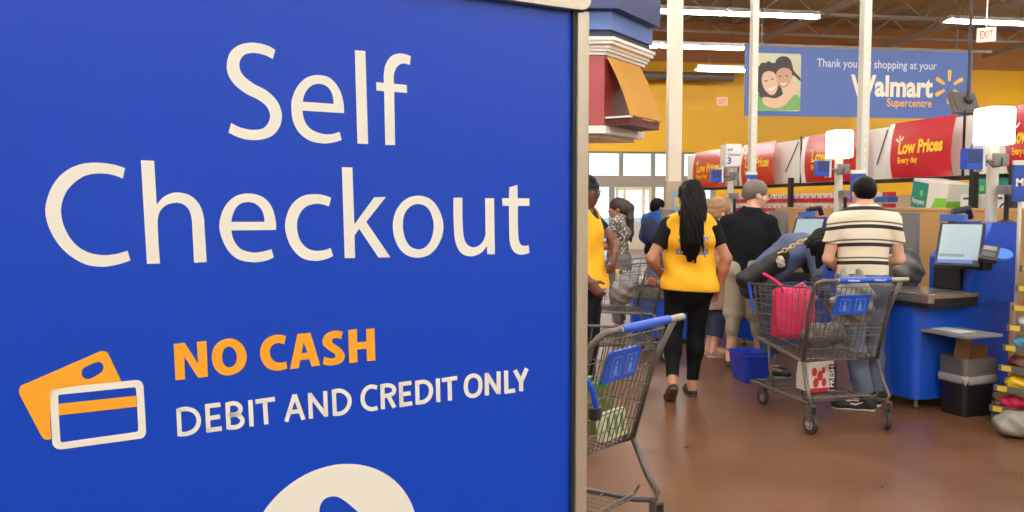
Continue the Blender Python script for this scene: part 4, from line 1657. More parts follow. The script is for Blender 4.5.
MB().box((-.085, -.06, 0), (-.077, .09, .27), Matrix.Rotation(R(6), 4, 'Y')).build('flap', mat('cardboard', (150, 104, 66), rough=.7, bump=.2), cb)
MB().box((-.05, .07, .0), (.075, .078, .25), Matrix.Rotation(R(-5), 4, 'X')).build('side_flap', mat('cardboard', (0, 0, 0)), cb)

# candy rack ---------------------------------------------------------------
rx = Vector((.53, -.85, 0)).normalized()
rn = Vector((-rx.y, rx.x, 0))      # points into the rack (away from the aisle)
RRZ = math.atan2(rx.y, rx.x)
rk = thing('candy_rack', 'grey stepped candy rack with yellow price tags at the right edge', 'rack', (3.32, 5.68, 0), RRZ)
rkm = mat('rack_grey', (112, 108, 104), rough=.45, metal=.2)
tagm = mat('tag_yellow', (236, 206, 70), rough=.5)
RL = .95
zs = [.10 + .136 * i for i in range(9)]
for x in (.0, RL - .03):
    MB().box((x, .59, 0), (x + .03, .63, 1.36), None, .004).build('upright', rkm, rk)
    MB().box((x, 0.01, 0), (x + .03, .60, .055), None, .004).build('foot', rkm, rk)
MB().box((0, .625, .05), (RL, .645, 1.36)).build('back_panel', rkm, rk)
cands = [
    ('wrapped_candy', 'candy', [(200, 40, 80), (150, 60, 150), (210, 50, 60)], 'bottom shelf'),
    ('candy_bag', 'candy', [(240, 190, 40), (236, 120, 160)], 'second lowest shelf'),
    ('chocolate_bag', 'candy', [(110, 50, 44), (150, 60, 50)], 'third shelf up'),
    ('mint_bag', 'candy', [(90, 150, 180), (70, 120, 160)], 'fourth shelf up'),
    ('gum_box', 'candy', [(190, 188, 190), (170, 160, 176)], 'fifth shelf up'),
    ('fruit_snack_bag', 'candy', [(206, 96, 70), (220, 140, 120)], 'sixth shelf up'),
    ('snack_bag', 'candy', [(226, 232, 214), (150, 180, 110)], 'seventh shelf up'),
    ('nut_bag', 'candy', [(214, 170, 90)], 'eighth shelf up'),
    ('gum_pack', 'candy', [(120, 170, 210)], 'top shelf'),
]


def bag_sdf(w, d, h, seed):
    s = Sdf()
    s.ell((0, 0, h * .5), (w * .5, d * .5, h * .52), k=.03)
    s.ell((w * .18, 0, h * .42), (w * .36, d * .46, h * .45), k=.03)
    s.ell((-w * .2, .0, h * .4), (w * .34, d * .46, h * .42), k=.03)
    s.nz = folds(.006, 2.6, seed)
    s.half((0, 0, 0.002), (0, 0, -1))
    return s


protos = {}
COLN = {0: '', 1: '', 2: ''}
cname = {(200, 40, 80): 'crimson', (150, 60, 150): 'purple', (210, 50, 60): 'red', (240, 190, 40): 'yellow', (236, 120, 160): 'pink', (110, 50, 44): 'dark brown',
         (150, 60, 50): 'rust red', (90, 150, 180): 'pale blue', (70, 120, 160): 'deep blue', (190, 188, 190): 'pale grey', (170, 160, 176): 'lilac grey',
         (206, 96, 70): 'orange red', (220, 140, 120): 'salmon', (226, 232, 214): 'white', (150, 180, 110): 'pale green', (214, 170, 90): 'tan', (120, 170, 210): 'light blue'}
places = ['at the left end', 'second from the left', 'third from the left', 'fourth from the left', 'fifth from the left']
for i, z in enumerate(zs):
    st = .047 * i
    so = MB().box((0.0, st, z - .012), (RL, .62, z), None, .003).build('shelf', rkm, rk)
    MB().box((-.005, st - .012, z - .022), (RL + .005, st + .002, z + .022), None, .003).build('shelf_lip', rkm, so)
    nm, cat, cols, where = cands[i]
    for q in range(5):
        x0 = .05 + q * .19
        MB().box((x0 - .03, st - .0135, z - .018), (x0 + .035, st - .012, z + .018)).build('price_tag', tagm, so)
    for q in range(5):
        c = cols[q % len(cols)]
        w, d, h = .145, .125, .08
        key = (nm, c)
        lw = WM[rk.name] @ Vector((.1 + q * .185, st + .10, z + .001))
        lab = '%s %s, rack %s, %s' % (cname[c], nm.replace('_', ' '), where, places[q])
        if key not in protos:
            o = bag_sdf(w, d, h, i + q * 1.7).build(nm, mat('candy_%d_%d_%d' % c, c, rough=.3, var=.25, vs=30), None, .008)
            tag(o, lab, cat, 'candy on the ' + where)
            protos[key] = o
        else:
            o = protos[key].copy()
            COL.objects.link(o)
            o['label'] = lab
            o['group'] = 'candy on the ' + where
        o.location = lw
        o.rotation_euler = (0, 0, RRZ + .2 * math.sin(q * 2.1 + i))


def plastic_bag(name, label, loc, size, m, seed, group=None, top=True, rz=0.0):
    s = Sdf()
    w, d, h = size
    s.ell((0, 0, h * .34), (w * .5, d * .5, h * .36), k=.05)
    s.ell((w * .15, -d * .1, h * .5), (w * .3, d * .35, h * .3), k=.05)
    s.ell((-w * .2, d * .05, h * .45), (w * .28, d * .3, h * .33), k=.05)
    if top:
        s.cone((0, 0, h * .55), (w * .08, 0, h * .95), w * .22, w * .08, k=.05)
        s.cone((-w * .1, 0, h * .6), (-w * .22, d * .1, h * .98), w * .16, w * .05, k=.04)
    s.nz = folds(.012, 1.5, seed)
    s.half((0, 0, .002), (0, 0, -1))
    o = s.build(name, m, None, .009)
    o.location = loc
    o.rotation_euler = (0, 0, rz)
    tag(o, label, 'bag', group)
    return o


plm = mat('plastic_grey', (136, 132, 124), rough=.3, var=.15, vs=9, bump=.6, bs=25)
pld = mat('plastic_dark', (112, 110, 108), rough=.3, var=.3, vs=9, bump=.6, bs=25)
plastic_bag('plastic_bag', 'crumpled grey plastic bag on the floor in front of the candy rack', (3.30, 5.3, .001), (.3, .24, .2), plm, 1.3, top=False)
# dark plastic bags hanging on the racks of the machines
for lx, ly, lz, sd, lab in ((-.16, -.06, .8695, 2.2, 'dark grey plastic bags crumpled on the scanner bed of the nearest machine'), ):
    P = Matrix.Translation(KC) @ Matrix.Rotation(KRZ, 4, 'Z') @ Vector((lx, ly, lz))
    plastic_bag('plastic_bag', lab, P, (.26, .2, .27), pld, sd, None, True, .4)

# ------------------------------------------------------------------ shopping carts
wire_m = mat('cart_wire', (108, 104, 99), rough=.38, metal=.45, var=.05)
tubem = mat('cart_tube', (102, 98, 93), rough=.4, metal=.45, var=.06)
capm = mat('cart_cap', (168, 160, 148), rough=.5)
gripm = mat('cart_blue', (24, 84, 200), rough=.35, var=.03)
tyrem = mat('cart_tyre', (52, 48, 46), rough=.6)


def lerp(a, b, t):
    return tuple(x + (y - x) * t for x, y in zip(a, b))


def cart(label, loc, rz, group='shopping carts', wr=.0027):
    t = thing('shopping_cart', label, 'shopping cart', loc, rz, group)
    # corners: (x, y, z); rear is towards the handle
    RB, RT = (.275, .07, .46), (.30, -.07, .965)
    FB, FT = (.20, .84, .50), (.235, .92, .90)
    P = lambda c, s: (c[0] * s, c[1], c[2])
    # handle and rear uprights
    MB().tube([P(RB, -1), (-.295, -.02, .80), (-.305, -.09, .96), (-.30, -.125, 1.0), (-.27, -.135, 1.015), (-.16, -.135, 1.015)], .014, 8).build('left_upright', tubem, t, smooth='all')
    MB().tube([P(RB, 1), (.29, -.02, .80), (.31, -.115, 1.005)], .014, 8).build('right_upright', tubem, t, smooth='all')
    hd = MB().tube([(-.17, -.135, 1.015), (.345, -.135, 1.015)], .0145, 10).build('handle', capm, t, smooth=True)
    gp = MB().tube([(-.155, -.135, 1.015), (.215, -.135, 1.015)], .019, 12).build('grip', gripm, hd, smooth=True)
    lt = MB()
    plh = Plane((-.155, -.1545, 1.015), (1, 0, 0), (0, .25, 1))
    for x in (.05, .24):
        plh.text(lt, 'Walmart', x, -.006, .013, .085, .0012, .02)
    lt.build('grip_lettering', psw, gp)
    # basket sides
    def panel(nm, a0, a1, b0, b1, nh, nv):
        mb = MB()
        for i in range(nh + 1):
            u = i / nh
            mb.tube([lerp(a0, b0, u), lerp(a1, b1, u)], wr, 5)
        for i in range(nv + 1):
            u = i / nv
            mb.tube([lerp(a0, a1, u), lerp(b0, b1, u)], wr, 5)
        return mb.build(nm, wire_m, t)
    panel('basket_side', P(RB, -1), P(FB, -1), P(RT, -1), P(FT, -1), 6, 11)
    panel('basket_side', P(RB, 1), P(FB, 1), P(RT, 1), P(FT, 1), 6, 11)
    panel('basket_front', P(FB, -1), P(FB, 1), P(FT, -1), P(FT, 1), 7, 10)
    panel('basket_bottom', P(RB, -1), P(FB, -1), P(RB, 1), P(FB, 1), 12, 18)
    panel('rear_gate', lerp(P(RB, -1), P(RB, 1), .03), lerp(P(RB, -1), P(RB, 1), .97), lerp(P(RT, -1), P(RT, 1), .03), lerp(P(RT, -1), P(RT, 1), .97), 6, 15)
    mb = MB().tube([P(RT, -1), P(FT, -1), P(FT, 1), P(RT, 1)], .0065, 8)
    mb.build('top_rim', tubem, t, smooth='all')
    mb = MB().tube([P(RB, -1), P(FB, -1), P(FB, 1), P(RB, 1)], .013, 8, True)
    mb.build('bottom_rim', tubem, t, smooth='all')
    panel('seat_back', (-.24, .16, .66), (.24, .16, .66), (-.25, .20, .92), (.25, .20, .92), 4, 10)
    panel('seat_floor', (-.26, .0, .68), (.26, .0, .68), (-.24, .16, .66), (.24, .16, .66), 3, 10)
    # blue seat flap on the gate with its pictogram
    fm_ = Matrix.Translation((.0, -.042, .845)) @ Matrix.Rotation(R(12), 4, 'X')
    fp = MB()
    shp_ = [(-.135, -.065), (.115, -.065), (.13, .05), (.118, .068), (-.10, .068), (-.115, .058)]
    fp.prism(shp_, -.006, .006, fm_ @ Matrix.Rotation(R(90), 4, 'X'))
    fo = fp.build('seat_flap', gripm, t)
    flin = mat('flap_print', (120, 160, 230), rough=.5)
    pf = Plane(fm_ @ Vector((0, -.0065, 0)), fm_.to_3x3() @ Vector((1, 0, 0)), fm_.to_3x3() @ Vector((0, 0, 1)))
    mb = MB()
    for x in (-.088, .024):
        for (a, b, c, d) in ((0, 0, .07, .004), (0, .08, .07, .084), (0, 0, .004, .084), (.066, 0, .07, .084)):
            boxplane(mb, pf, x + a, -.042 + b, x + c, -.042 + d, .001)
        pf.ell(mb, x + .035, .018, .009, .009, .001, 12)
        pf.poly(mb, [[(x + .02, -.035), (x + .05, -.035), (x + .045, .004), (x + .025, .004)]], .001)
    mb.build('pictogram', flin, fo)
    # wire loop by the handle
    mb = MB().tube([(-.27, .0, .95), (-.275, -.01, 1.02), (-.255, -.012, 1.045), (-.235, -.01, 1.02), (-.235, .0, .95)], .004, 6)
    mb.build('hinge_loop', wire_m, t, smooth='all')
    # blue corner bumpers at the front
    for s_ in (-1, 1):
        MB().tube([(FT[0] * s_, FT[1], FT[2] + .012), lerp(P(FT, s_), P(FB, s_), .55)], .012, 8).build('corner_bumper', gripm, t)
    # chassis
    for s_ in (-1, 1):
        pts = [(RB[0] * s_, RB[1], RB[2]), (.286 * s_, .0, .30), (.290 * s_, -.05, .23), (.286 * s_, -.045, .195), (.265 * s_, .05, .182), (.235 * s_, .5, .168), (.21 * s_, .90, .150)]
        MB().tube(pts, .0135, 8).build('chassis_rail', tubem, t, smooth='all')
        MB().tube([(.225 * s_, .62, .49), (.222 * s_, .60, .30), (.215 * s_, .54, .18)], .011, 8).build('front_leg', tubem, t, smooth='all')
    MB().tube([(-.21, .90, .150), (.21, .90, .150)], .0135, 8).build('cross_rail', tubem, t)
    mb = MB()
    for i in range(11):
        u = i / 10
        mb.tube([(-.25 + .5 * u, .05, .19), (-.2 + .40 * u, .89, .163)], wr, 5)
    for i in range(7):
        u = i / 6
        hw = .252 - .048 * u
        mb.tube([(-hw, .06 + .82 * u, .187 - .025 * u), (hw, .06 + .82 * u, .187 - .025 * u)], wr * 1.3, 5)
    mb.tube([(-.274, .03, .25), (-.262, .05, .21), (.262, .05, .21), (.274, .03, .25)], .006, 6)
    mb.build('lower_tray', wire_m, t)
    # wheels
    def wheel(x, y, r, w, swing):
        Mw = Matrix.Translation((x, y, r)) @ Matrix.Rotation(swing, 4, 'Z') @ Matrix.Rotation(R(90), 4, 'Y')
        o = MB().lathe([(r * .55, -w / 2), (r * .92, -w / 2), (r, -w * .3), (r, w * .3), (r * .92, w / 2), (r * .55, w / 2)], 20, Mw).build('wheel', tyrem, t, smooth=True)
        MB().lathe([(.012, -w * .75), (r * .56, -w * .5), (r * .56, w * .5), (.012, w * .75)], 14, Mw).build('hub', capm, o)
        Mf = Matrix.Translation((x, y, r)) @ Matrix.Rotation(swing, 4, 'Z')
        f = MB()
        top = .195 - r if y < .3 else .155 - r
        for sx in (-1, 1):
            f.prism([(-.022, -.02), (.022, -.02), (.03, top), (-.03, top)], sx * (w / 2 + .004) - .002, sx * (w / 2 + .004) + .002, Mf @ Matrix(((0, 0, 1, 0), (1, 0, 0, 0), (0, 1, 0, 0), (0, 0, 0, 1))))
        f.box((-w / 2 - .006, -.03, top - .012), (w / 2 + .006, .03, top), Mf)
        f.build('fork', tubem, o)
    wheel(-.284, -.05, .066, .03, .15)
    wheel(.284, -.05, .066, .03, -.5)
    wheel(-.185, .76, .06, .028, .1)
    wheel(.185, .76, .06, .028, .3)
    return t


RC = Vector((2.225, 5.47, 0))
RCZ = R(11.5)
rc = cart('grey wire shopping cart with a pink bag, beside the striped shirt man', RC, RCZ)
NCZ = R(50.5)
nf = Vector((-math.sin(NCZ), math.cos(NCZ), 0))
nr = Vector((math.cos(NCZ), math.sin(NCZ), 0))
hc = Vector((.525, 3.33, 0))
NC = hc + nf * .135
nc = dup(rc, NC, NCZ, 'nearest grey wire shopping cart, half hidden by the blue sign', 'shopping carts')
for c_ in list(nc.children):        # its child seat is folded away
    if c_.name.startswith(('seat_back', 'seat_floor')):
        bpy.data.objects.remove(c_)
dup(rc, (1.38, 8.15, 0), R(98), 'far shopping cart holding pale bags, near the woman in the patterned top', 'shopping carts')


def in_cart(c, crz, x, y, z):
    return Matrix.Translation(c) @ Matrix.Rotation(crz, 4, 'Z') @ Vector((x, y, z))


# pink tote in the right cart
pinkm = mat('tote_pink', (222, 40, 96), rough=.5, var=.12, vs=6, bump=.25, bs=40)
tl = thing('tote_bag', 'bright pink tote bag standing in the shopping cart', 'bag', in_cart(RC, RCZ, -.045, .60, .518), RCZ)
tl.scale = (.98, 1.05, 1.12)
mb = MB()
secs = []
n_ = 28
for i in range(10):
    z = .02 + .31 * i / 9
    ring = []
    for k in range(n_):
        a = 2 * math.pi * k / n_
        c, s_ = math.cos(a), math.sin(a)
        e = 4.0
        r_ = (abs(c)**e + abs(s_)**e)**(-1 / e)
        wv = 1 + .04 * math.sin(5 * a + i * .7) + .03 * math.sin(3 * a - i)
        ring.append((.155 * r_ * c * wv, .08 * r_ * s_ * (1 - .25 * i / 9) * wv))
    secs.append((ring, z + 0))
loft(mb, secs, True, lambda i, k: .012 * math.sin(k * .9) if i == 9 else 0)
mb.build('body', pinkm, tl, smooth='all')
MB().tube([(-.12, -.05, .31), (-.13, -.04, .36), (-.17, -.02, .39), (-.22, .0, .42), (-.25, .0, .43)], .012, 8).build('strap', pinkm, tl, smooth='all')
MB().tube([(-.02, -.05, .31), (.0, -.04, .35), (.05, -.03, .365), (.09, -.04, .33), (.1, -.05, .31)], .011, 8).build('strap', pinkm, tl, smooth='all')
# blue hand basket beside the cart
hb = at(750, 366, 7.05)
hbm = mat('basket_blue', (28, 62, 190), rough=.4, var=.05)
bk = thing('hand_basket', 'blue plastic hand basket on the floor before the cart', 'basket', (hb.x, 7.05, 0.002), R(8))
bk.scale = (.82, .85, .95)
mb = MB()
loft(mb, [(rrp(.115, .17, .03), 0), (rrp(.14, .2, .035), .12), (rrp(.15, .215, .035), .235), (rrp(.165, .23, .035), .24), (rrp(.165, .23, .035), .255), (rrp(.148, .212, .035), .255), (rrp(.112, .166, .03), .012)], True)
mb.build('tub', hbm, bk, smooth=True)
MB().tube([(-.15, 0, .25), (-.158, -.19, .262), (.158, -.19, .262), (.15, 0, .25)], .008, 6).build('handle', kblack, bk)
# bag with printed letters lying on the lower tray
fb = thing('grocery_bag', 'printed grocery bag with a strawberry picture on the cart lower tray', 'bag', in_cart(RC, RCZ, .0, .36, .196), RCZ + R(4))
fb.scale = (.66, .8, .95)
mb = MB()
loft(mb, [(rrp(.16, .1, .015), 0), (rrp(.165, .105, .02), .1), (rrp(.155, .09, .02), .2), (rrp(.15, .08, .015), .225)], True)
mb.build('bag_body', mat('bag_white', (226, 214, 206), rough=.5), fb, smooth=True)
pl = Plane((-.16, -.107, .0), (1, 0, 0), (0, 0, 1))
mb = MB(); boxplane(mb, pl, .23, .01, .32, .2, .002); mb.build('black_panel', kblack, fb)
plr = Plane((.065, -.107, .0), (0, 0, 1), (-1, 0, 0), (0, -1, 0))
mb = MB(); plr.text(mb, 'FRESH', .03, -.065, .055, .16, .004, .02); mb.build('lettering', psw, fb)
mb = MB()
for x, y, r_ in ((.05, .15, .03), (.12, .12, .035), (.07, .07, .034), (.17, .07, .03), (.16, .16, .022)):
    pl.ell(mb, x, y, r_, r_ * 1.1, .002, 14)
mb.build('strawberry_print', mat('print_strawberry', (190, 56, 48), rough=.5), fb)
mb = MB(); boxplane(mb, pl, .0, .0, .22, .03, .003); mb.build('red_band', packr, fb)
# grey shopping bags in the right cart
plastic_bag('plastic_bag', 'pale grey plastic bag on the child seat of the cart with the pink bag', in_cart(RC, RCZ, .1, .085, .69), (.3, .13, .38), plm, 4.1, rz=RCZ)
plastic_bag('plastic_bag', 'grey plastic bag lying in the middle of the cart with the pink bag', in_cart(RC, RCZ, .05, .34, .52), (.3, .2, .18), pld, 5.7, rz=RCZ, top=False)
# near cart load: bottles, pack, produce
greenm = mat('cap_green', (46, 160, 70), rough=.4)
juice = mat('bottle_olive', (112, 116, 62), rough=.2, var=.2)
cb_ = None
for k, (x, y, lab) in enumerate(((.125, .18, 'left bottle with a green cap in the nearest cart'), (.205, .178, 'middle bottle with a green cap in the nearest cart'), (.215, .27, 'right bottle with a green cap in the nearest cart'))):
    L = in_cart(NC, NCZ, x, y, .49)
    if cb_ is None:
        cb_ = thing('bottle', lab, 'bottle', L, 0, 'bottles in the nearest cart')
        cb_.scale = (.95, .95, .98)
        MB().lathe([(.035, 0), (.04, .01), (.04, .12), (.036, .15), (.018, .19), (.016, .205)], 18).build('bottle_body', juice, cb_, smooth=True)
        MB().lathe([(.019, .2), (.02, .204), (.02, .228), (.017, .232)], 14).build('cap', greenm, cb_)
    else:
        dup(cb_, L, 0, lab).scale = (.95, .95, .98)
pk = thing('salad_pack', 'pale green and white pack in front of the bottles in the nearest cart', 'pack', in_cart(NC, NCZ, .15, .095, .477), NCZ)
pk.scale = (.85, .8, .95)
MB().box((-.11, -.025, 0), (.11, .025, .13), Matrix.Rotation(R(-8), 4, 'X'), .012).build('pack', mat('pack_pale_green', (206, 214, 178), rough=.4), pk, smooth=True)
pl = Plane(Matrix.Rotation(R(-8), 4, 'X') @ Vector((-.11, -.0255, 0)), (1, 0, 0), Matrix.Rotation(R(-8), 4, 'X').to_3x3() @ Vector((0, 0, 1)))
mb = MB()
for x in (.03, .1, .16):
    boxplane(mb, pl, x, .02, x + .03, .11, .001)
mb.build('green_print', mat('pack_green', (96, 140, 60), rough=.5), pk)
for k, (x, y, z, lab) in enumerate(((-.04, .40, .515, 'left red pepper at the back of the nearest cart'), (.05, .40, .515, 'middle red pepper at the back of the nearest cart'), (.14, .41, .515, 'right red pepper at the back of the nearest cart'))):
    L = in_cart(NC, NCZ, x, y, z)
    if k == 0:
        s = Sdf()
        for q in range(4):
            a = q * math.pi / 2
            s.ell((.018 * math.cos(a), .018 * math.sin(a), .04), (.026, .026, .045), k=.012)
        pr = thing('red_pepper', lab, 'pepper', L, 0, 'red peppers in the nearest cart')
        s.build('flesh', mat('pepper_red', (206, 44, 40), rough=.25), pr, .005)
        MB().tube([(0, 0, .07), (.004, 0, .1)], .006, 6).build('stem', greenm, pr)
    else:
        dup(pr, L, .7 * k, lab)
st_ = thing('blue_strap', 'blue printed strap with a black clip hanging at the left of the nearest cart', 'strap', in_cart(NC, NCZ, -.285, -.06, .83), NCZ)
MB().tube([(0, 0, 0), (.03, -.01, -.05), (.06, -.005, -.12)], .013, 8).build('strap', gripm, st_)
MB().box((.04, -.02, -.17), (.08, .015, -.12), None, .008).build('clip', kblack, st_)
for k, (x, y, z, sz, m_, lab) in enumerate(((-.0, .3, .53, (.22, .18, .32), plm, 'pale bag in the rear of the far cart'), (.0, .6, .54, (.22, .22, .27), mat('plastic_white', (214, 210, 204), rough=.35, var=.1, bump=.5, bs=25), 'white bag at the front of the far cart'))):
    plastic_bag('plastic_bag', lab, in_cart(Vector((1.38, 8.15, 0)), R(98), x, y, z), sz, m_, 7 + k)

# ------------------------------------------------------------------ low blue counter with groceries, behind the woman in the vest
CL = Vector((1.66, 9.1, 0))
ct = thing('packing_counter', 'low blue counter with a grey top behind the associate with the ponytail', 'counter', CL, R(-6))
MB().box((-.34, -.25, .06), (.42, .4, .5), None, .02).build('base', kblue, ct)
MB().box((-.36, -.28, .5), (.44, .42, .6), None, .012).build('top', mat('counter_olive_grey', (112, 108, 94), rough=.5), ct)
MB().box((-.32, -.2, 0), (.4, .36, .06)).build('plinth', kblack, ct)
M_c = WM[ct.name]
tr_ = thing('produce_tray', 'black tray of groceries on the low blue counter', 'tray', M_c @ Vector((-.08, -.02, .601)), R(-6))
loft(MB(), [(rrp(.2, .14, .02), 0), (rrp(.22, .16, .02), .04), (rrp(.21, .15, .02), .04), (rrp(.19, .13, .02), .008)], True).build('tray', kblack, tr_)
for k, (x, y, c, nm, lab) in enumerate(((-.2, -.04, (226, 214, 196), 'bread_bag', 'white wrapped loaf at the left end of the tray on the low counter'), (-.1, .02, (214, 96, 48), 'snack_bag', 'orange snack bag in the middle of the tray on the low counter'),
                                        (.02, -.03, (226, 170, 70), 'snack_bag', 'golden snack bag at the right of the tray on the low counter'), (.1, .05, (190, 60, 50), 'snack_bag', 'red snack bag at the back right of the tray on the low counter'))):
    o = bag_sdf(.085, .14, .1, k * 2.3).build(nm, mat('grocery_%d' % k, c, rough=.35, var=.3, vs=25), None, .01)
    o.location = M_c @ Vector((x * .95 - .03, -.02, .612))
    tag(o, lab, 'bag', None)
yb = thing('divider_bar', 'yellow plastic bar leaning in the far cart', 'bar', in_cart(Vector((1.38, 8.15, 0)), R(98), .17, .30, .5), R(98))
MB().box((-.015, -.015, 0), (.015, .015, .36), Matrix.Rotation(R(4), 4, 'Y'), .004).build('bar', mat('bar_yellow', (232, 190, 50), rough=.4), yb)

# ------------------------------------------------------------------ people
def V3(*a):
    return np.array(a, float)


def joints(H=1.70, fem=False, **kw):
    """standing pose, local frame: x to the person's right, y forward, z up"""
    k = H / 1.70
    sw, hw = (.165, .085) if fem else (.19, .085)
    J = dict(pel=V3(0, 0, .93), wai=V3(0, .0, 1.08), che=V3(0, .0, 1.27), upp=V3(0, -.012, 1.385), nek=V3(0, -.02, 1.45), head=V3(0, .012, 1.585),
             shL=V3(-sw, -.012, 1.385), shR=V3(sw, -.012, 1.385), elL=V3(-sw - .045, -.03, 1.10), elR=V3(sw + .045, -.03, 1.10),
             wrL=V3(-sw - .045, .06, .86), wrR=V3(sw + .045, .06, .86),
             hiL=V3(-hw, 0, .90), hiR=V3(hw, 0, .90), knL=V3(-hw - .005, .015, .485), knR=V3(hw + .005, .015, .485),
             anL=V3(-hw - .005, -.03, .085), anR=V3(hw + .005, -.03, .085), toL=V3(-hw - .02, .135, .03), toR=V3(hw + .02, .135, .03))
    for q in J:
        J[q] = J[q] * k
    for q, v in kw.items():
        J[q] = V3(*v)
    return J


def nrm(v):
    return v / max(np.linalg.norm(v), 1e-9)


XAX = V3(1, 0, 0)


def seg_front(a, b):
    d = nrm(b - a)
    return nrm(np.cross(d, XAX)) * -1 if abs(np.cross(d, XAX)).sum() > 1e-6 else V3(0, 1, 0)


def torso(S, J, o, infl=0.0, hem=None, top=True, flare=0.0, k=.04):
    """o: radii dict pel, wai, che, upp; hem: length below the pelvis joint (None: closed pelvis)"""
    fl = o.get('flat', .68)

    def F_(a, b, f=fl):
        return (seg_front(a, b), f)
    i = infl
    if hem is None:
        S.cone(J['pel'] - nrm(J['wai'] - J['pel']) * .05, J['wai'], o['pel'] + i, o['wai'] + i, F_(J['pel'], J['wai'], .74), k)
        for s in ('hiL', 'hiR'):
            S.ell(J[s] + V3(0, -.055, .0) * o.get('butt', 1), (.092 + i, .085 + i, .10 + i), k=.05)
    elif hem > 0:
        d = nrm(J['pel'] - J['wai'])
        S.cone(J['wai'], J['pel'] + d * hem, o['wai'] + i, o['pel'] + i + flare, F_(J['pel'], J['wai'], .76), k, capb=True)
    S.cone(J['wai'], J['che'], o['wai'] + i, o['che'] + i, F_(J['wai'], J['che']), k)
    S.cone(J['che'], J['upp'] * .55 + J['nek'] * .45, o['che'] + i, o['upp'] + i, F_(J['che'], J['upp'], .62), k)
    S.cone(J['shL'] + (J['nek'] - J['shL']) * .12, J['shR'] + (J['nek'] - J['shR']) * .12, .052 + i, .052 + i, k=.05)
    S.cone(J['shL'] + V3(0, 0, -.0), J['nek'] + V3(0, 0, .0), .05 + i * .8, .05 + i * .5, k=.04)
    S.cone(J['shR'] + V3(0, 0, -.0), J['nek'] + V3(0, 0, .0), .05 + i * .8, .05 + i * .5, k=.04)
    if o.get('bust'):
        for sx in (-1, 1):
            S.ell(J['che'] + seg_front(J['wai'], J['che']) * .08 + V3(.07 * sx, 0, .0), .068 + i, k=.05)


def hand(S, w, d, pal, side, curl=.5, thumb=1.0):
    """w wrist, d direction of the hand, pal direction the palm faces, side: +1 thumb along cross(d, pal)"""
    d, pal = nrm(d), nrm(pal - d * np.dot(pal, nrm(d)))
    s = np.cross(d, pal) * side
    S.cone(w, w + d * .045, .026, .03, (pal, .62), .02)
    S.cone(w + d * .045, w + d * .085, .037, .038, (pal, .42), .02)
    for i, (off, L) in enumerate(((.028, .074), (.0095, .082), (-.0095, .076), (-.027, .06))):
        p = w + d * (.088 - .004 * i) + s * off
        a = 0.0
        dd = d
        for j, (fr, rr) in enumerate(((.44, .0088), (.32, .0082), (.24, .0075))):
            a += curl * (.9 if j else .6)
            dd = d * math.cos(a) + pal * math.sin(a)
            q = p + dd * L * fr
            S.cone(p, q, rr, rr * .94, k=.006)
            p = q
    p = w + d * .03 + s * .028
    t1 = p + (d * .6 + s * .7 + pal * .35) * .042
    t2 = t1 + (d * .8 + s * .25 + pal * .5) * .034
    S.cone(w + d * .03 + s * .012, p, .016, .014, k=.015)
    S.cone(p, t1, .0125, .0105, k=.01)
    S.cone(t1, t2, .0105, .0085, k=.006)


def headm(J, yaw=0.0, pitch=0.0, roll=0.0):
    M = Matrix.Translation(Vector(J['head'])) @ Matrix.Rotation(yaw, 4, 'Z') @ Matrix.Rotation(pitch, 4, 'X') @ Matrix.Rotation(roll, 4, 'Y')
    return M


def hp(M, *p):
    return np.array(M @ Vector(p))


def head(S, J, M, k=1.0):
    r = np.array(M.to_3x3())

    def e(c, rad, **kw):
        S.ell(hp(M, *[x * k for x in c]), [x * k for x in rad], rot=r, **kw)
    e((0, -.014, .032), (.074, .093, .082), k=.02)
    e((0, .022, -.03), (.061, .066, .082), k=.03)
    e((0, .052, -.085), (.034, .03, .026), k=.03)
    e((.033, .055, -.035), (.03, .03, .03), k=.02)
    e((-.033, .055, -.035), (.03, .03, .03), k=.02)
    S.cone(hp(M, -.034 * k, .08 * k, .016 * k), hp(M, .034 * k, .08 * k, .016 * k), .011 * k, .011 * k, k=.012)
    S.cone(hp(M, 0, .086 * k, .006 * k), hp(M, 0, .106 * k, -.028 * k), .008 * k, .0125 * k, k=.012)
    S.cone(hp(M, -.012 * k, .09 * k, -.032 * k), hp(M, .012 * k, .09 * k, -.032 * k), .009 * k, .009 * k, k=.008)
    for sx in (-1, 1):
        e((.075 * sx, -.008, -.012), (.011, .021, .032), k=.01)
        e((.031 * sx, .095, -.002), (.013, .014, .009), k=.012, sub=True)
    S.cone(J['nek'] + V3(0, .0, -.04), hp(M, 0, -.022 * k, -.06 * k), .056 * k, .052 * k, k=.03)


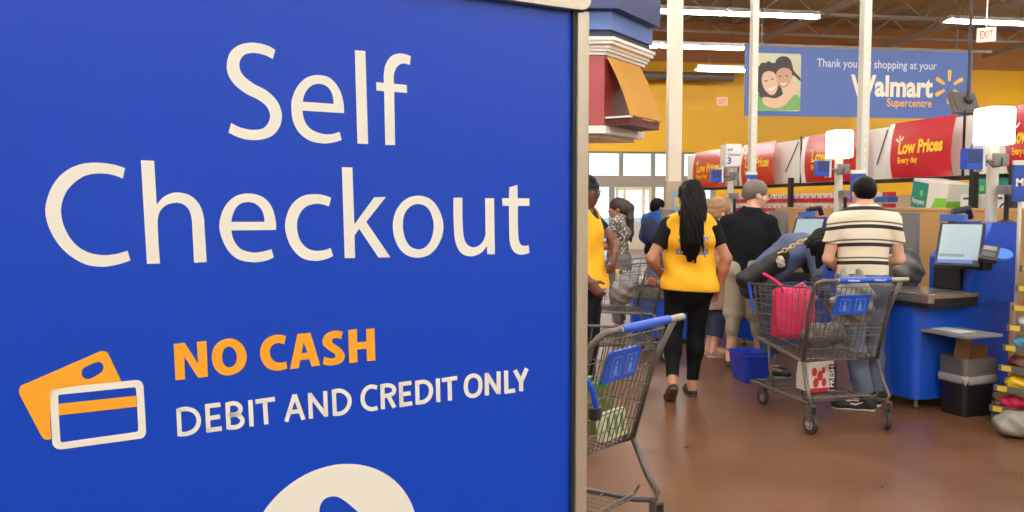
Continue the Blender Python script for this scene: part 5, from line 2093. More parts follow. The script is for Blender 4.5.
def face_parts(M, body, k=1.0, lips=(150, 84, 78), brow=(50, 36, 30)):
    lm = mat('lips_%d_%d_%d' % lips, lips, rough=.4)
    S = Sdf()
    S.ell(hp(M, 0, .088 * k, -.060 * k), (.022 * k, .012 * k, .006 * k), rot=np.array(M.to_3x3()), k=.004)
    S.ell(hp(M, 0, .087 * k, -.068 * k), (.019 * k, .011 * k, .0065 * k), rot=np.array(M.to_3x3()), k=.004)
    S.build('lips', lm, body, .003)
    for sx in (-1, 1):
        m = MB().lathe([(.0001, -.011), (.008, -.008), (.0115, 0), (.008, .008), (.0001, .011)], 12, M @ Matrix.Translation((.031 * sx * k, .078 * k, -.002 * k)) @ Matrix.Rotation(R(-90), 4, 'X'))
        eo = m.build('eye', mat('eye_white', (226, 218, 210), rough=.2), body, smooth='all')
        MB().lathe([(.005, .0095), (.005, .0108), (.001, .0118)], 12, M @ Matrix.Translation((.031 * sx * k, .078 * k, -.002 * k)) @ Matrix.Rotation(R(-90), 4, 'X')).build('iris', mat('iris_brown', (44, 28, 20), rough=.2), eo)
        MB().tube([M @ Vector((.014 * sx * k, .092 * k, .018 * k)), M @ Vector((.032 * sx * k, .09 * k, .024 * k)), M @ Vector((.05 * sx * k, .074 * k, .018 * k))], .0035, 6).build('eyebrow', mat('brow_%d_%d_%d' % brow, brow, rough=.7), body, smooth='all')


def glasses(M, parent, k=1.0, c=(24, 22, 24)):
    m = MB()
    for sx in (-1, 1):
        ring = [M @ Vector(((.033 * sx + .024 * math.cos(a)) * k, (.107 - .012 * abs(math.cos(a) * sx + 1) * .5) * k, (-.004 + .017 * math.sin(a)) * k)) for a in [2 * math.pi * q / 14 for q in range(14)]]
        m.tube(ring, .0026, 5, True)
        m.tube([M @ Vector((.056 * sx * k, .096 * k, .004 * k)), M @ Vector((.076 * sx * k, .05 * k, .004 * k)), M @ Vector((.081 * sx * k, -.012 * k, .0))], .0026, 5)
    m.tube([M @ Vector((-.01 * k, .109 * k, .0)), M @ Vector((.01 * k, .109 * k, .0))], .0026, 5)
    m.build('glasses', mat('glasses_%d' % c[0], c, rough=.3), parent, smooth='all')


def body(J, M, sk, parent, o, h=.007, hands=None, armr=1.0, legr=1.0, hk=1.0):
    S = Sdf()
    torso(S, J, o)
    head(S, J, M, hk)
    for s in 'LR':
        sh, el, wr = J['sh' + s], J['el' + s], J['wr' + s]
        S.cone(sh, el, .05 * armr, .037 * armr, k=.03)
        S.cone(el, el + (wr - el) * .3, .038 * armr, .040 * armr, k=.02)
        S.cone(el + (wr - el) * .3, wr, .040 * armr, .025 * armr, k=.02)
        hi, kn, an, to = J['hi' + s], J['kn' + s], J['an' + s], J['to' + s]
        S.cone(hi, kn, .085 * legr, .054 * legr, k=.04)
        S.cone(kn, an, .052 * legr, .036 * legr, k=.02)
        S.ell(kn + (an - kn) * .3 + V3(0, -.02, 0), (.047 * legr, .05 * legr, .1), k=.03)
        heel = an + V3(0, -.02, -.045) if not ('he' + s) in J else J['he' + s]
        S.cone(an, heel, .034, .03, k=.02)
        S.cone(an + (heel - an) * .5, to, .032, .026, k=.02)
        hd = (hands or {}).get(s)
        d = wr - el
        if hd:
            hand(S, wr, V3(*hd[0]) if hd[0] is not None else d, V3(*hd[1]), (1 if s == 'L' else -1) * hd[2] if len(hd) > 2 else (1 if s == 'L' else -1), hd[3] if len(hd) > 3 else .5)
        else:
            hand(S, wr, d, V3(1 if s == 'L' else -1, 0, 0), 1 if s == 'R' else -1, .45)
    return S.build('body', sk, parent, h)


def sleeve(S, J, s, L, r1, r2, k=.03):
    sh, el = J['sh' + s], J['el' + s]
    S.cone(sh, sh + (el - sh) * L, r1, r2, k=k, capb=True)


def neckcut(S, J, r=.075, dz=0.0, dy=.015):
    S.cone(J['nek'] + V3(0, dy, .02 + dz), J['nek'] + V3(0, dy + .03, .14), r, r + .02, k=.008, sub=True)


def trousers(J, m, parent, o, infl=.014, end=.9, h=.008, r=(.092, .068, .056), nz=.003, top=.06, seed=0., name='trousers', skirt=False, legk=.02, calf=.92):
    S = Sdf()
    d = nrm(J['wai'] - J['pel'])
    S.cone(J['pel'] + d * top, J['pel'] - d * .05, o['pel'] + infl * .6, o['pel'] + infl * .6, (seg_front(J['pel'], J['wai']), .74), .03, capa=True)
    for s in 'LR':
        hi, kn, an = J['hi' + s], J['kn' + s], J['an' + s]
        S.ell(hi + V3(0, -.055, 0) * o.get('butt', 1), (.094 + infl, .086 + infl, .10 + infl), k=.05)
        if end <= .5:
            q = hi + (kn - hi) * (end / .5)
            S.cone(hi, q, r[0] + infl * .4, r[1] + (r[0] - r[1]) * (1 - end / .5), k=.03, capb=True)
        else:
            S.cone(hi, kn, r[0], r[1], k=.03)
            q = kn + (an - kn) * ((end - .5) / .5)
            S.ell(kn + (an - kn) * .28 + V3(0, -.02, 0), (r[1] * calf * .95, r[1] * calf, .12), k=.03)
            S.cone(kn, q, r[1], r[2], k=legk, capb=True)
    S.nz = folds(nz, 1.0, seed)
    return S.build(name, m, parent, h)


def shoe(J, s, m, parent, sole=None, k=1.0, h=.005, low=False):
    an, to = J['an' + s], J['to' + s]
    heel = J.get('he' + s, an + V3(0, -.02, -.045))
    f = to - heel
    f = nrm(f)
    up = V3(0, 0, 1) - f * f[2]
    up = nrm(up)
    S = Sdf()
    b = heel - up * .012
    t = to - up * .005 + f * .018
    S.cone(b, b + (t - b) * .45, .037 * k, .037 * k, k=.02)
    S.cone(b + (t - b) * .4, t - f * .02, .037 * k, .043 * k, (up, .8), .03)
    S.ell(t - f * .012, (.043 * k, .045 * k, .03 * k), k=.03)
    if not low:
        S.cone(b + up * .02, an + V3(0, 0, .0), .038 * k, .042 * k, k=.02)
    S.p.append(('h', b - up * .022 * k, -up))
    o = S.build('shoe', m, parent, h)
    if sole is not None:
        S = Sdf()
        S.cone(b - up * .018, b - up * .018 + (t - b) * .45, .038 * k, .036 * k, (up, .5), .02)
        S.cone(b - up * .018 + (t - b) * .4, t - up * .014 - f * .02, .036 * k, .046 * k, (up, .45), .02)
        S.ell(t - up * .014 - f * .012, (.044 * k, .046 * k, .018), k=.02)
        S.p.append(('h', b - up * .034 * k, -up))
        S.p.append(('h', b - up * .010 * k, up))
        S.build('sole', sole, o, h)
    return o


def hair_cap(S, M, k=1.0, thick=.012, nape=True, face=True, low=-.02):
    r = np.array(M.to_3x3())

    def e(c, rad, **kw):
        S.ell(hp(M, *[x * k for x in c]), [x * k for x in rad], rot=r, **kw)
    t = thick
    e((0, -.016, .036), (.074 + t, .093 + t, .082 + t), k=.02)
    if nape:
        e((0, -.055, -.02), (.066 + t * .6, .05 + t, .062), k=.03)
    if face:
        e((0, .085, -.055), (.075, .075, .085), k=.015, sub=True)
        for sx in (-1, 1):
            e((.085 * sx, .005, -.045), (.03, .045, .05), k=.012, sub=True)


def person(label, loc, rz):
    return thing('person', label, 'person', (loc[0], loc[1], 0), rz)


def bvh_of(o):
    me = o.data
    return BVHTree.FromPolygons([v.co.copy() for v in me.vertices], [tuple(p.vertices) for p in me.polygons])


def wrap_text(lines, o, origin, U, V, N, m, name='lettering', e=.003):
    """project flat lettering along -N onto mesh o (same local frame); lines: (text, u, v, cap, width)"""
    T = bvh_of(o)
    mb = MB()
    for t, u, v, cap, width in lines:
        vs, fs, w = txt(t, .03)
        k = width / w
        # subdivide long faces is not needed at this size
        P = []
        ok = True
        for x, y in vs:
            p = Vector(origin) + U * (u + x * k) + V * (v + y * cap)
            hit = T.ray_cast(p + N * .5, -N)
            P.append((hit[0] + N * e) if hit[0] is not None else p)
        mb.add(P, fs)
    return mb.build(name, m, o, fixn=False)


skin_dark = mat('skin_deep', (112, 70, 52), rough=.5, var=.06)
skin_tan = mat('skin_tan', (186, 132, 104), rough=.5, var=.06)
skin_light = mat('skin_light', (222, 172, 146), rough=.5, var=.06)
skin_brown = mat('skin_brown', (164, 108, 82), rough=.5, var=.06)
hair_blk = mat('hair_black', (11, 9, 9), spec=.16, rough=.5, var=.3, vs=40)
hair_brn = mat('hair_dark_brown', (50, 34, 28), rough=.45, var=.3, vs=40)
hair_gry = mat('hair_grey', (118, 106, 96), rough=.55, var=.25, vs=60, bump=.6, bs=90)
hair_bld = mat('hair_sandy', (164, 122, 86), rough=.5, var=.2, vs=50, bump=.5, bs=80)
vest_y = mat('vest_yellow', (252, 186, 24), rough=.75, var=.05, vs=3)
tee_blk = mat('tee_black', (22, 22, 28), spec=.2, rough=.85, var=.1)
leg_blk = mat('leggings_black', (16, 15, 19), spec=.2, rough=.8, var=.1)
navy_tr = mat('trousers_navy', (26, 26, 38), spec=.2, rough=.8, var=.1)
denim = mat('jeans_denim', (92, 102, 122), rough=.8, var=.22, vs=14)
denim_d = mat('jeans_dark', (54, 66, 92), rough=.8, var=.2, vs=14)
denim_s = mat('shirt_denim', (86, 100, 134), rough=.75, var=.12, vs=8)
khaki = mat('shorts_khaki', (172, 160, 142), rough=.8, var=.08)
shoe_blk = mat('shoe_black', (30, 28, 30), rough=.55)
sole_wht = mat('sole_white', (224, 220, 214), rough=.5)
sole_brn = mat('sole_brown', (96, 70, 54), rough=.6)
blue_txt = mat('vest_print_blue', (96, 124, 196), rough=.6)

MALE = dict(pel=.165, wai=.152, che=.172, upp=.125)
FEM = dict(pel=.172, wai=.132, che=.152, upp=.105, bust=True)

# --- D: associate with the long ponytail, walking away
pD = person('person walking away in a yellow vest over black, long dark ponytail down the back', (1.375, 6.43), R(2))
J = joints(1.69, True, anL=(-.165, -.20, .165), toL=(-.165, -.115, .035), heL=(-.168, -.24, .135), knL=(-.115, .03, .47), anR=(.045, .03, .085), toR=(.06, .19, .03), knR=(.075, .06, .49),
           elL=(-.305, -.05, 1.09), wrL=(-.20, .14, .965), elR=(.275, -.06, 1.09), wrR=(.25, .06, .85),
           hiL=(-.092, 0, .88), hiR=(.092, 0, .88), pel=(0, 0, .92), head=(0.0, .01, 1.555), shL=(-.165, -.012, 1.335), shR=(.165, -.012, 1.335), upp=(0, -.012, 1.335), nek=(0, -.02, 1.40), che=(0, 0, 1.24))
oD = dict(FEM, pel=.182, wai=.150, che=.165, butt=1.15)
M = headm(J, yaw=R(6))
bD = body(J, M, skin_tan, pD, oD, armr=1.08, legr=1.05)
face_parts(M, bD)
S = Sdf(); torso(S, J, oD, .010, hem=.0)
S.cone(J['wai'], J['pel'], oD['wai'] + .01, oD['pel'] + .006, (V3(0, 1, 0), .76), .03)
for s in 'LR':
    sleeve(S, J, s, .60, .068, .060)
neckcut(S, J); S.nz = folds(.003, 1, 1)
S.build('tee_shirt', tee_blk, pD, .008)
S = Sdf(); torso(S, J, oD, .024, hem=.16, flare=.02)
S.cone(J['che'], J['pel'] - V3(0, 0, .12), .178, .212, (V3(0, 1, 0), .72), .03)
for s in ('hiL', 'hiR'):
    S.ell(J[s] + V3(0, -.06, 0), (.12, .115, .125), k=.06)
S.half((0, 0, .842), (-.06, 0, -1))
for sx, s in ((-1, 'L'), (1, 'R')):
    S.cone(J['sh' + s] + V3(.10 * sx, -.01, -.26), J['sh' + s] + V3(.055 * sx, 0, .09), .07, .07, k=.01, sub=True)
neckcut(S, J, .085); S.nz = folds(.006, .9, 2)
vD = S.build('vest', vest_y, pD, .007)
trousers(J, leg_blk, pD, oD, .008, .95, r=(.1, .068, .046), nz=.001, name='leggings', calf=1.08)
for s in 'LR':
    shoe(J, s, shoe_blk, pD, sole_brn, .98, low=True)
wrap_text([('Happy', -.122, 1.225, .058, .25), ('to Help', -.135, 1.125, .058, .258)], vD, (0, -.05, 0), Vector((1, 0, 0)), Vector((0, 0, 1)), Vector((0, -1, 0)), blue_txt)
S = Sdf(); hair_cap(S, M, 1.04, .016)
q = [(0, -.10, 1.635), (0, -.125, 1.58), (-.006, -.150, 1.49), (-.016, -.168, 1.40), (-.026, -.178, 1.30), (-.030, -.182, 1.22), (-.030, -.172, 1.18), (-.03, -.162, 1.15)]
rs = [.06, .078, .086, .082, .074, .062, .042, .014]
for a, b, r1, r2 in zip(q[:-1], q[1:], rs[:-1], rs[1:]):
    S.cone(a, b, r1, r2, (V3(0, 1, 0), .55), .04)
S.cone((-.06, -.175, 1.24), (-.08, -.17, 1.13), .035, .008, k=.02)
S.cone((.01, -.175, 1.22), (.02, -.17, 1.12), .03, .006, k=.02)
for x_, z_, l_ in ((-.05, 1.36, .16), (.075, 1.34, .14), (-.062, 1.28, .15), (.08, 1.24, .12), (-.02, 1.14, .09), (.03, 1.13, .1), (.0, 1.12, .08)):
    S.cone((x_ - .035, -.17, z_ + .03), (x_ * 1.2 - .03, -.168, z_ + .03 - l_), .018, .004, k=.02)
S.nz = lambda X, Y, Z: .0022 * np.sin(X * 190 + 9 * np.sin(6 * Z) + 40 * Y) + .003 * np.sin(X * 83 + Z * 17 + 5 * np.sin(9 * Z + 20 * X)) * np.ones_like(Y)
S.build('hair', hair_blk, pD, .006)

# --- H: man in the striped shirt
strm = mat('shirt_striped', (232, 222, 198), rough=.8, var=.03)
nt = strm.node_tree
b_ = nt.nodes['Principled BSDF']
tc = [n for n in nt.nodes if n.type == 'TEX_COORD'][0]
sx_ = nt.nodes.new('ShaderNodeSeparateXYZ'); nt.links.new(tc.outputs['Object'], sx_.inputs[0])
ab = nt.nodes.new('ShaderNodeMath'); ab.operation = 'MULTIPLY_ADD'; ab.inputs[1].default_value = -.10
a2 = nt.nodes.new('ShaderNodeMath'); a2.operation = 'MULTIPLY'; nt.links.new(sx_.outputs['X'], a2.inputs[0]); nt.links.new(sx_.outputs['X'], a2.inputs[1])
nt.links.new(a2.outputs[0], ab.inputs[0]); nt.links.new(sx_.outputs['Z'], ab.inputs[2])
ab.inputs[1].default_value = .38
ml = nt.nodes.new('ShaderNodeMath'); ml.operation = 'MULTIPLY_ADD'; ml.inputs[1].default_value = 1 / .132; ml.inputs[2].default_value = .10
nt.links.new(ab.outputs[0], ml.inputs[0])
fr = nt.nodes.new('ShaderNodeMath'); fr.operation = 'FRACT'; nt.links.new(ml.outputs[0], fr.inputs[0])
cr = nt.nodes.new('ShaderNodeValToRGB'); cr.color_ramp.interpolation = 'CONSTANT'
el_ = cr.color_ramp.elements
el_[0].position, el_[0].color = 0, (0, 0, 0, 1)
el_[1].position, el_[1].color = .30, (1, 1, 1, 1)
for p_, c_ in ((.48, 0), (.70, 0), (.445, 1)):
    pass
for p_, v_ in ((.46, 0.0), (.52, .0), (.525, .75), (.605, 0)):
    e_ = el_.new(p_); e_.color = (v_, v_, v_, 1)
el_[0].color = (0, 0, 0, 1)
el2 = sorted([(e.position) for e in el_])
nt.links.new(fr.outputs[0], cr.inputs[0])
while len(el_) > 1:
    el_.remove(el_[-1])
el_[0].position, el_[0].color = 0.0, (0, 0, 0, 1)
for p_, v_ in ((.20, 1), (.41, 0), (.53, .85), (.62, 0)):
    e_ = el_.new(p_); e_.color = (v_, v_, v_, 1)
mx = nt.nodes.new('ShaderNodeMix'); mx.data_type = 'RGBA'
old = [l for l in nt.links if l.to_socket == b_.inputs['Base Color']][0].from_socket
nt.links.new(old, mx.inputs['A']); mx.inputs['B'].default_value = lin((44, 38, 42)); nt.links.new(cr.outputs['Color'], mx.inputs['Factor'])
nt.links.new(mx.outputs['Result'], b_.inputs['Base Color'])

pH = person('person in a cream shirt with black stripes, back turned, at the nearest checkout machine', (2.605, 6.15), R(-10))
J = joints(1.69, False, elL=(-.245, .0, 1.10), wrL=(-.12, .2, 1.0), elR=(.26, .02, 1.10), wrR=(.13, .2, 1.06),
           anL=(.0, -.16, .09), toL=(-.165, -.12, .035), heL=(.035, -.175, .045), knL=(-.055, -.05, .49), anR=(.11, .0, .09), toR=(.105, .16, .03), knR=(.1, .04, .49), head=(.0, .02, 1.585))
M = headm(J, yaw=R(4), pitch=R(-8))
bH = body(J, M, skin_light, pH, MALE, armr=1.05, hands={'L': (None, (0.3, 0, -1), 1, .7), 'R': (None, (-.3, 0, -1), 1, .7)})
face_parts(M, bH)
S = Sdf(); torso(S, J, dict(MALE, wai=.158, che=.168, upp=.115), .014, hem=.10, flare=.004)
for s in 'LR':
    sleeve(S, J, s, .58, .066, .064)
neckcut(S, J, .068); S.nz = folds(.004, .9, 3)
S.build('tee_shirt', strm, pH, .007)
trousers(J, denim, pH, MALE, .012, .97, r=(.098, .076, .068), nz=.004, seed=2)
for s in 'RL':
    o_ = shoe(J, s, shoe_blk, pH, sole_wht, 1.08)
sw_ = MB().tube([(-.10, -.178, .052), (-.07, -.192, .048), (-.02, -.204, .07)], [.006, .007, .002], 6)
sw_.build('shoe_mark', sole_wht, o_, smooth='all')
S = Sdf(); hair_cap(S, M, 1.0, .010, nape=False); S.ell(hp(M, 0, -.06, -.005), (.064, .04, .05), k=.03); S.nz = folds(.0012, 9, 1)
S.build('hair', hair_blk, pH, .006)

# --- F: man in black tee and khaki shorts
pF = person('person with grey hair and glasses in a black tee shirt and khaki shorts', (2.19, 7.7), R(-24))
oF = dict(MALE, wai=.175, che=.19, pel=.178)
J = joints(1.71, False, elL=(-.255, -.03, 1.07), wrL=(-.25, .08, .84), elR=(.26, .04, 1.09), wrR=(.2, .25, 1.02), anL=(-.13, -.08, .085), toL=(-.17, .09, .03), knL=(-.11, -.01, .49), anR=(.12, .06, .085), shL=(-.185, -.012, 1.325), shR=(.185, -.0, 1.325), upp=(0, -.0, 1.33), nek=(.03, .0, 1.40), che=(0, 0, 1.22), head=(.065, .04, 1.595))
M = headm(J, yaw=R(-64), pitch=R(-4))
bF = body(J, M, skin_light, pF, oF, armr=1.1, legr=1.1, hk=1.1)
face_parts(M, bF, 1.1, (170, 100, 90), (110, 96, 84))
glasses(M, bF, 1.1)
S = Sdf(); torso(S, J, oF, .018, hem=.10, flare=.004)
for s in 'LR':
    sleeve(S, J, s, .66, .08, .074)
neckcut(S, J, .07); S.nz = folds(.004, .9, 4)
S.build('tee_shirt', tee_blk, pF, .008)
trousers(J, khaki, pF, oF, .014, .53, r=(.108, .1, .1), nz=.003, seed=4, name='shorts', calf=.7)
for s in 'LR':
    shoe(J, s, mat('sandal_brown', (84, 58, 48), rough=.6), pF, shoe_blk, 1.0, low=True)
S = Sdf(); hair_cap(S, M, 1.1, .012, nape=False); S.ell(hp(M, 0, -.066, -.005), (.07, .044, .055), k=.03); S.nz = folds(.0015, 9, 2)
S.build('hair', hair_gry, pF, .006)

# --- G: woman stooping over
pG = person('person stooping in a blue denim shirt, dark hair hanging over the face', (2.28, 7.3), R(-100))
J = joints(1.62, True, pel=(0, -.06, .87), wai=(0, .05, .98), che=(0, .20, 1.10), upp=(0, .33, 1.14), nek=(0, .40, 1.14), head=(0, .50, 1.10),
           shL=(-.165, .32, 1.13), shR=(.165, .32, 1.13), elL=(-.20, .38, .86), elR=(.20, .38, .86), wrL=(-.15, .50, .66), wrR=(.15, .50, .66),
           hiL=(-.085, -.06, .85), hiR=(.085, -.06, .85), knL=(-.09, .01, .46), knR=(.09, .01, .46), anL=(-.09, -.03, .085), anR=(.09, -.03, .085), toL=(-.1, .13, .03), toR=(.1, .13, .03))
oG = dict(FEM, pel=.19, wai=.175, che=.18, upp=.12)
M = headm(J, yaw=R(0), pitch=R(-62))
bG = body(J, M, skin_tan, pG, oG, .009)
face_parts(M, bG)
S = Sdf(); torso(S, J, oG, .018, hem=.10, flare=.004)
for s in 'LR':
    sleeve(S, J, s, .85, .072, .062)
    S.cone(J['el' + s], J['wr' + s], .052, .045, k=.03, capb=True)
S.nz = folds(.006, .9, 5)
S.build('denim_shirt', denim_s, pG, .008)
trousers(J, denim_d, pG, oG, .01, .86, r=(.1, .066, .058), nz=.003, seed=6)
for s in 'LR':
    S = Sdf(); a, b = J['kn' + s], J['an' + s]
    S.cone(a + (b - a) * .72, a + (b - a) * .9, .068, .068, k=.01, capa=True, capb=True)
    S.build('cuff', mat('cuff_pale', (158, 168, 186), rough=.8), pG, .007)
    shoe(J, s, shoe_blk, pG, sole_wht, .95)
S = Sdf(); hair_cap(S, M, 1.03, .02)
for a, b, r1, r2 in (((0, .43, 1.20), (0, .55, 1.14), .085, .09), ((0, .55, 1.14), (0, .59, 1.02), .10, .08), ((-.05, .53, 1.12), (-.08, .55, .97), .06, .03), ((.05, .53, 1.12), (.08, .53, .96), .065, .03), ((.06, .42, 1.21), (.16, .34, 1.14), .095, .09), ((.16, .34, 1.14), (.22, .36, .97), .09, .035), ((.1, .45, 1.14), (.16, .48, .98), .07, .04), ((.0, .59, 1.04), (0.02, .59, .92), .07, .02)):
    S.cone(a, b, r1, r2, k=.04)
S.nz = lambda X, Y, Z: .004 * np.sin(X * 140 + Y * 60 + 5 * np.sin(8 * Z)) * np.ones_like(Z)
S.build('hair', hair_blk, pG, .008)
# her black handbag with a gold chain
Pb = at(762, 266, 7.03)
hbg = thing('handbag', 'black handbag with a gold chain slung behind the stooping person', 'bag', Pb, 0)
S = Sdf()
S.cone((-.15, 0, -.11), (.17, -.03, .10), .064, .055, (V3(0, 1, 0), .7), .03)
S.cone((-.10, 0, -.12), (.14, -.02, .02), .07, .07, (V3(0, 1, 0), .7), .05)
S.cone((-.16, 0, -.11), (-.10, 0, -.15), .05, .05, (V3(0, 1, 0), .8), .04)
S.nz = folds(.004, 1.2, 2)
S.build('bag_body', mat('handbag_black', (34, 32, 36), rough=.5, var=.1), hbg, .008)
goldc = mat('chain_gold', (222, 186, 104), rough=.3, metal=.6)
for q_ in range(7):
    t_ = q_ / 6
    c = Vector((.13 + .2 * t_, -.07 - .01 * math.sin(q_), .12 + .105 * t_))
    Rm = Matrix.Translation(c) @ Matrix.Rotation(R(-28), 4, 'Y') @ Matrix.Rotation(R(90 * (q_ % 2)), 4, 'X')
    MB().tube([Rm @ Vector((.024 * math.cos(a), .015 * math.sin(a), 0)) for a in [2 * math.pi * w / 10 for w in range(10)]], .0055, 6, True).build('chain_link', goldc, hbg, smooth='all')
S = Sdf(); S.ell((.125, -.09, .055), (.035, .025, .04), k=.02); S.ell((.135, -.09, .02), (.03, .02, .03), k=.02); S.nz = folds(.004, 4, 1)
S.build('fur_charm', mat('charm_pale', (198, 188, 172), rough=.9, bump=.8), hbg, .006)

# --- A: associate with glasses behind the sign
pA = person('person in a yellow vest with glasses and a black headband, beside the sign edge', (.545, 6.2), R(-114))
oA = dict(FEM, pel=.185, wai=.155, che=.17)
J = joints(1.72, True, elL=(-.20, .17, 1.20), wrL=(-.06, .21, 1.13), elR=(.22, -.05, 1.12), wrR=(.2, .1, .95))
M = headm(J, yaw=R(-14), pitch=R(-3))
bA = body(J, M, skin_dark, pA, oA, armr=1.08, hands={'L': ((.5, .1, -.7), (0, -1, 0), 1, .5)})
face_parts(M, bA, 1.0, (116, 60, 56), (24, 18, 18))
glasses(M, bA)
S = Sdf(); torso(S, J, oA, .010, hem=.06)
for s in 'LR':
    sleeve(S, J, s, .5, .07, .064)
neckcut(S, J, .075); S.nz = folds(.003, 1, 6)
S.build('tee_shirt', tee_blk, pA, .008)
S = Sdf(); torso(S, J, oA, .026, hem=.05, flare=.035)
for sx, s in ((-1, 'L'), (1, 'R')):
    S.cone(J['sh' + s] + V3(.085 * sx, .0, -.30), J['sh' + s] + V3(.030 * sx, 0, .09), .075, .075, k=.01, sub=True)
neckcut(S, J, .085, -.06, .05)
S.cone((0, .26, .86), (0, .22, 1.12), .085, .012, k=.01, sub=True)
S.nz = folds(.005, .8, 7)
vA = S.build('vest', vest_y, pA, .007)
T_ = bvh_of(vA)
h_ = T_.ray_cast(Vector((-.075, .6, 1.24)), Vector((0, -1, 0)))
yb_ = h_[0].y if h_[0] is not None else .2
MB().box((-.115, yb_ - .002, 1.215), (-.03, yb_ + .008, 1.265), None, .004).build('name_badge', mat('badge_blue', (70, 100, 190), rough=.4), vA)
MB().box((-.105, yb_ + .008, 1.228), (-.04, yb_ + .010, 1.25)).build('badge_paper', psw, vA)
trousers(J, navy_tr, pA, oA, .012, .97, r=(.1, .075, .064), nz=.003, seed=8)
for s in 'LR':
    shoe(J, s, shoe_blk, pA, shoe_blk, 1.0)
S = Sdf(); hair_cap(S, M, 1.0, .010)
S.ell(hp(M, 0, -.135, .03), (.05, .045, .05), k=.02)
S.nz = folds(.002, 4, 3)
S.build('hair', hair_blk, pA, .007)
S = Sdf(); S.ell(hp(M, 0, -.012, .045), (.089, .108, .09), rot=np.array(M.to_3x3()), k=.01)
ax = np.array(M.to_3x3() @ Vector((0, .5, .87)))
S.half(hp(M, 0, .0, .098), ax); S.half(hp(M, 0, .0, .055), -ax)
S.build('headband', mat('headband_black', (30, 30, 38), rough=.8), pA, .005)

# --- B: woman in a patterned top with dark hair, facing left
patm = mat('top_patterned', (150, 146, 138), rough=.8, var=.05)
nt = patm.node_tree
vo = nt.nodes.new('ShaderNodeTexVoronoi'); vo.inputs['Scale'].default_value = 34
tc = [n for n in nt.nodes if n.type == 'TEX_COORD'][0]
nt.links.new(tc.outputs['Object'], vo.inputs['Vector'])
cr = nt.nodes.new('ShaderNodeValToRGB'); cr.color_ramp.elements[0].position = .28; cr.color_ramp.elements[0].color = lin((196, 190, 178)); cr.color_ramp.elements[1].position = .55; cr.color_ramp.elements[1].color = lin((92, 88, 84))
nt.links.new(vo.outputs['Distance'], cr.inputs[0])
nt.links.new(cr.outputs[0], nt.nodes['Principled BSDF'].inputs['Base Color'])
pB = person('person with a dark ponytail in a grey patterned top, beside the far cart', (1.26, 9.85), R(72))
J = joints(1.56, True, elL=(-.2, .06, 1.03), wrL=(-.15, .26, .98), elR=(.2, .06, 1.03), wrR=(.15, .26, .98))
M = headm(J, yaw=R(12), pitch=R(-4))
bB = body(J, M, skin_brown, pB, FEM, .009)
face_parts(M, bB)
S = Sdf(); torso(S, J, FEM, .02, hem=.12, flare=.02)
for s in 'LR':
    sleeve(S, J, s, .35, .07, .068)
neckcut(S, J, .08); S.nz = folds(.004, 1, 8)
S.build('patterned_top', patm, pB, .009)
trousers(J, mat('trousers_grey', (112, 106, 104), rough=.8), pB, FEM, .012, .95, .009, r=(.098, .07, .06), nz=.003, seed=9)
for s in 'LR':
    shoe(J, s, mat('shoe_tan', (150, 110, 84), rough=.6), pB, sole_brn, .95, .006)
S = Sdf(); hair_cap(S, M, 1.02, .014)
q = [hp(M, 0, -.11, .05), hp(M, 0, -.15, .0), J['nek'] + V3(0, -.12, .0), J['che'] + V3(0, -.15, .0), J['che'] + V3(0, -.15, -.1)]
for a, b, r1, r2 in zip(q[:-1], q[1:], (.045, .045, .042, .036), (.045, .042, .036, .01)):
    S.cone(a, b, r1, r2, k=.03)
S.nz = lambda X, Y, Z: .003 * np.sin(X * 150 + 5 * np.sin(8 * Z)) * np.ones_like(Y)
S.build('hair', hair_brn, pB, .008)

# --- C: child with a blue jacket and backpack
pC = person('person in a blue jacket with short dark hair, seen from behind near the column', (2.16, 12.3), R(-28))
J = joints(1.575, False, elL=(-.23, .0, 1.02), wrL=(-.18, .16, .9), elR=(.23, .0, 1.02), wrR=(.18, .16, .9))
M = headm(J, yaw=R(-40))
oC = dict(MALE, pel=.15, wai=.14, che=.155, upp=.11)
bC = body(J, M, skin_light, pC, oC, .010)
face_parts(M, bC)
S = Sdf(); torso(S, J, oC, .026, hem=.10, flare=.006)
for s in 'LR':
    sleeve(S, J, s, 1.0, .072, .062)
    S.cone(J['el' + s], J['wr' + s], .06, .046, k=.03, capb=True)
neckcut(S, J, .062); S.nz = folds(.005, 1, 9)
S.build('jacket', mat('jacket_blue', (30, 92, 176), rough=.6, var=.15), pC, .009)
trousers(J, navy_tr, pC, oC, .012, .97, .010, r=(.088, .068, .06), nz=.003, seed=3)
for s in 'LR':
    shoe(J, s, shoe_blk, pC, sole_wht, .95, .006)
S = Sdf(); hair_cap(S, M, 1.02, .018); S.nz = folds(.002, 7, 4)
S.build('hair', hair_blk, pC, .008)
Wc = WM[pC.name]
bpk = thing('backpack', 'navy backpack worn by the person in the blue jacket', 'backpack', Wc @ Vector((-.04, -.245, .93)), R(-28))
S = Sdf(); S.ell((0, 0, .18), (.14, .085, .2), k=.03); S.ell((0, -.05, .12), (.11, .06, .12), k=.02); S.nz = folds(.003, 1, 2)
S.build('pack_body', mat('backpack_navy', (28, 42, 78), rough=.7), bpk, .008)
MB().tube([(-.04, .02, .37), (0, .03, .41), (.04, .02, .37)], .008, 6).build('grab_loop', kblack, bpk, smooth='all')

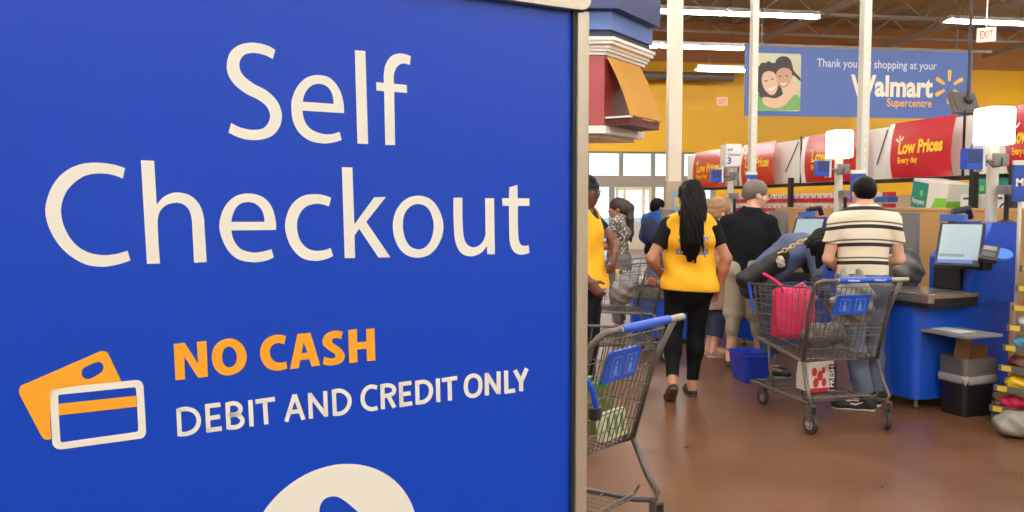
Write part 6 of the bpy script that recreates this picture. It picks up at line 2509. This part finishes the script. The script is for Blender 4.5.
# --- E: woman with sandy hair and glasses
pE = person('person with short sandy hair and glasses, between the vest and the black tee shirt', (2.045, 8.25), R(-72))
J = joints(1.53, True, elL=(-.19, .03, 1.02), wrL=(-.15, .2, .84), elR=(.2, .02, 1.03), wrR=(.19, .14, .80), anR=(.10, -.1, .085), toR=(.12, .07, .03), knR=(.09, .0, .46))
M = headm(J, yaw=R(-2), pitch=R(-4))
oE = dict(FEM, wai=.155, che=.165, pel=.18)
bE = body(J, M, skin_light, pE, oE, .009, hk=1.1)
face_parts(M, bE, 1.1, (176, 104, 96), (140, 108, 84))
glasses(M, bE, 1.1, (96, 70, 60))
S = Sdf(); torso(S, J, oE, .02, hem=.36, flare=.03)
for s in 'LR':
    sleeve(S, J, s, .5, .07, .066)
neckcut(S, J, .078); S.nz = folds(.004, 1, 11)
S.build('blouse', mat('blouse_beige', (188, 160, 138), rough=.8, var=.2, vs=25), pE, .009)
trousers(J, denim_d, pE, oE, .012, .84, .009, r=(.098, .072, .066), nz=.003, seed=10)
for s in 'LR':
    shoe(J, s, mat('sandal_tan', (186, 150, 116), rough=.6), pE, sole_wht, .95, .006, low=True)
S = Sdf(); hair_cap(S, M, 1.12, .02)
S.ell(hp(M, 0, -.07, -.035), (.085, .06, .07), k=.03)
S.nz = folds(.004, 3, 5)
S.build('hair', hair_bld, pE, .008)

# ------------------------------------------------------------------ trees outside the entrance
leafm = mat('leaves_green', (86, 132, 62), rough=.7, var=.35, vs=3)
trunkm = mat('trunk_brown', (96, 76, 58), rough=.8)
for k, (bx, by, h_, lab) in enumerate(((-5.4, 34, 4.2, 'round green tree outside the glass, left of the entrance door'), (2.2, 42, 5.0, 'tall green tree outside seen through the entrance door'), (6.4, 37, 3.8, 'green tree outside the right end of the entrance glass'))):
    tr = thing('tree', lab, 'tree', bp(bx, by, -.02), k * 1.3, 'trees outside the entrance')
    MB().tube([(0, 0, 0), (.05, 0, h_ * .3), (.0, .05, h_ * .55)], [.14, .11, .07], 8).build('trunk', trunkm, tr, smooth='all')
    S = Sdf()
    rr_ = random.Random(k)
    for q in range(16):
        S.ell((rr_.uniform(-1, 1) * h_ * .24, rr_.uniform(-1, 1) * h_ * .24, h_ * rr_.uniform(.45, .85)), rr_.uniform(.12, .2) * h_, k=.15)
    S.nz = folds(.08, .35, k)
    S.build('crown', leafm, tr, .11)
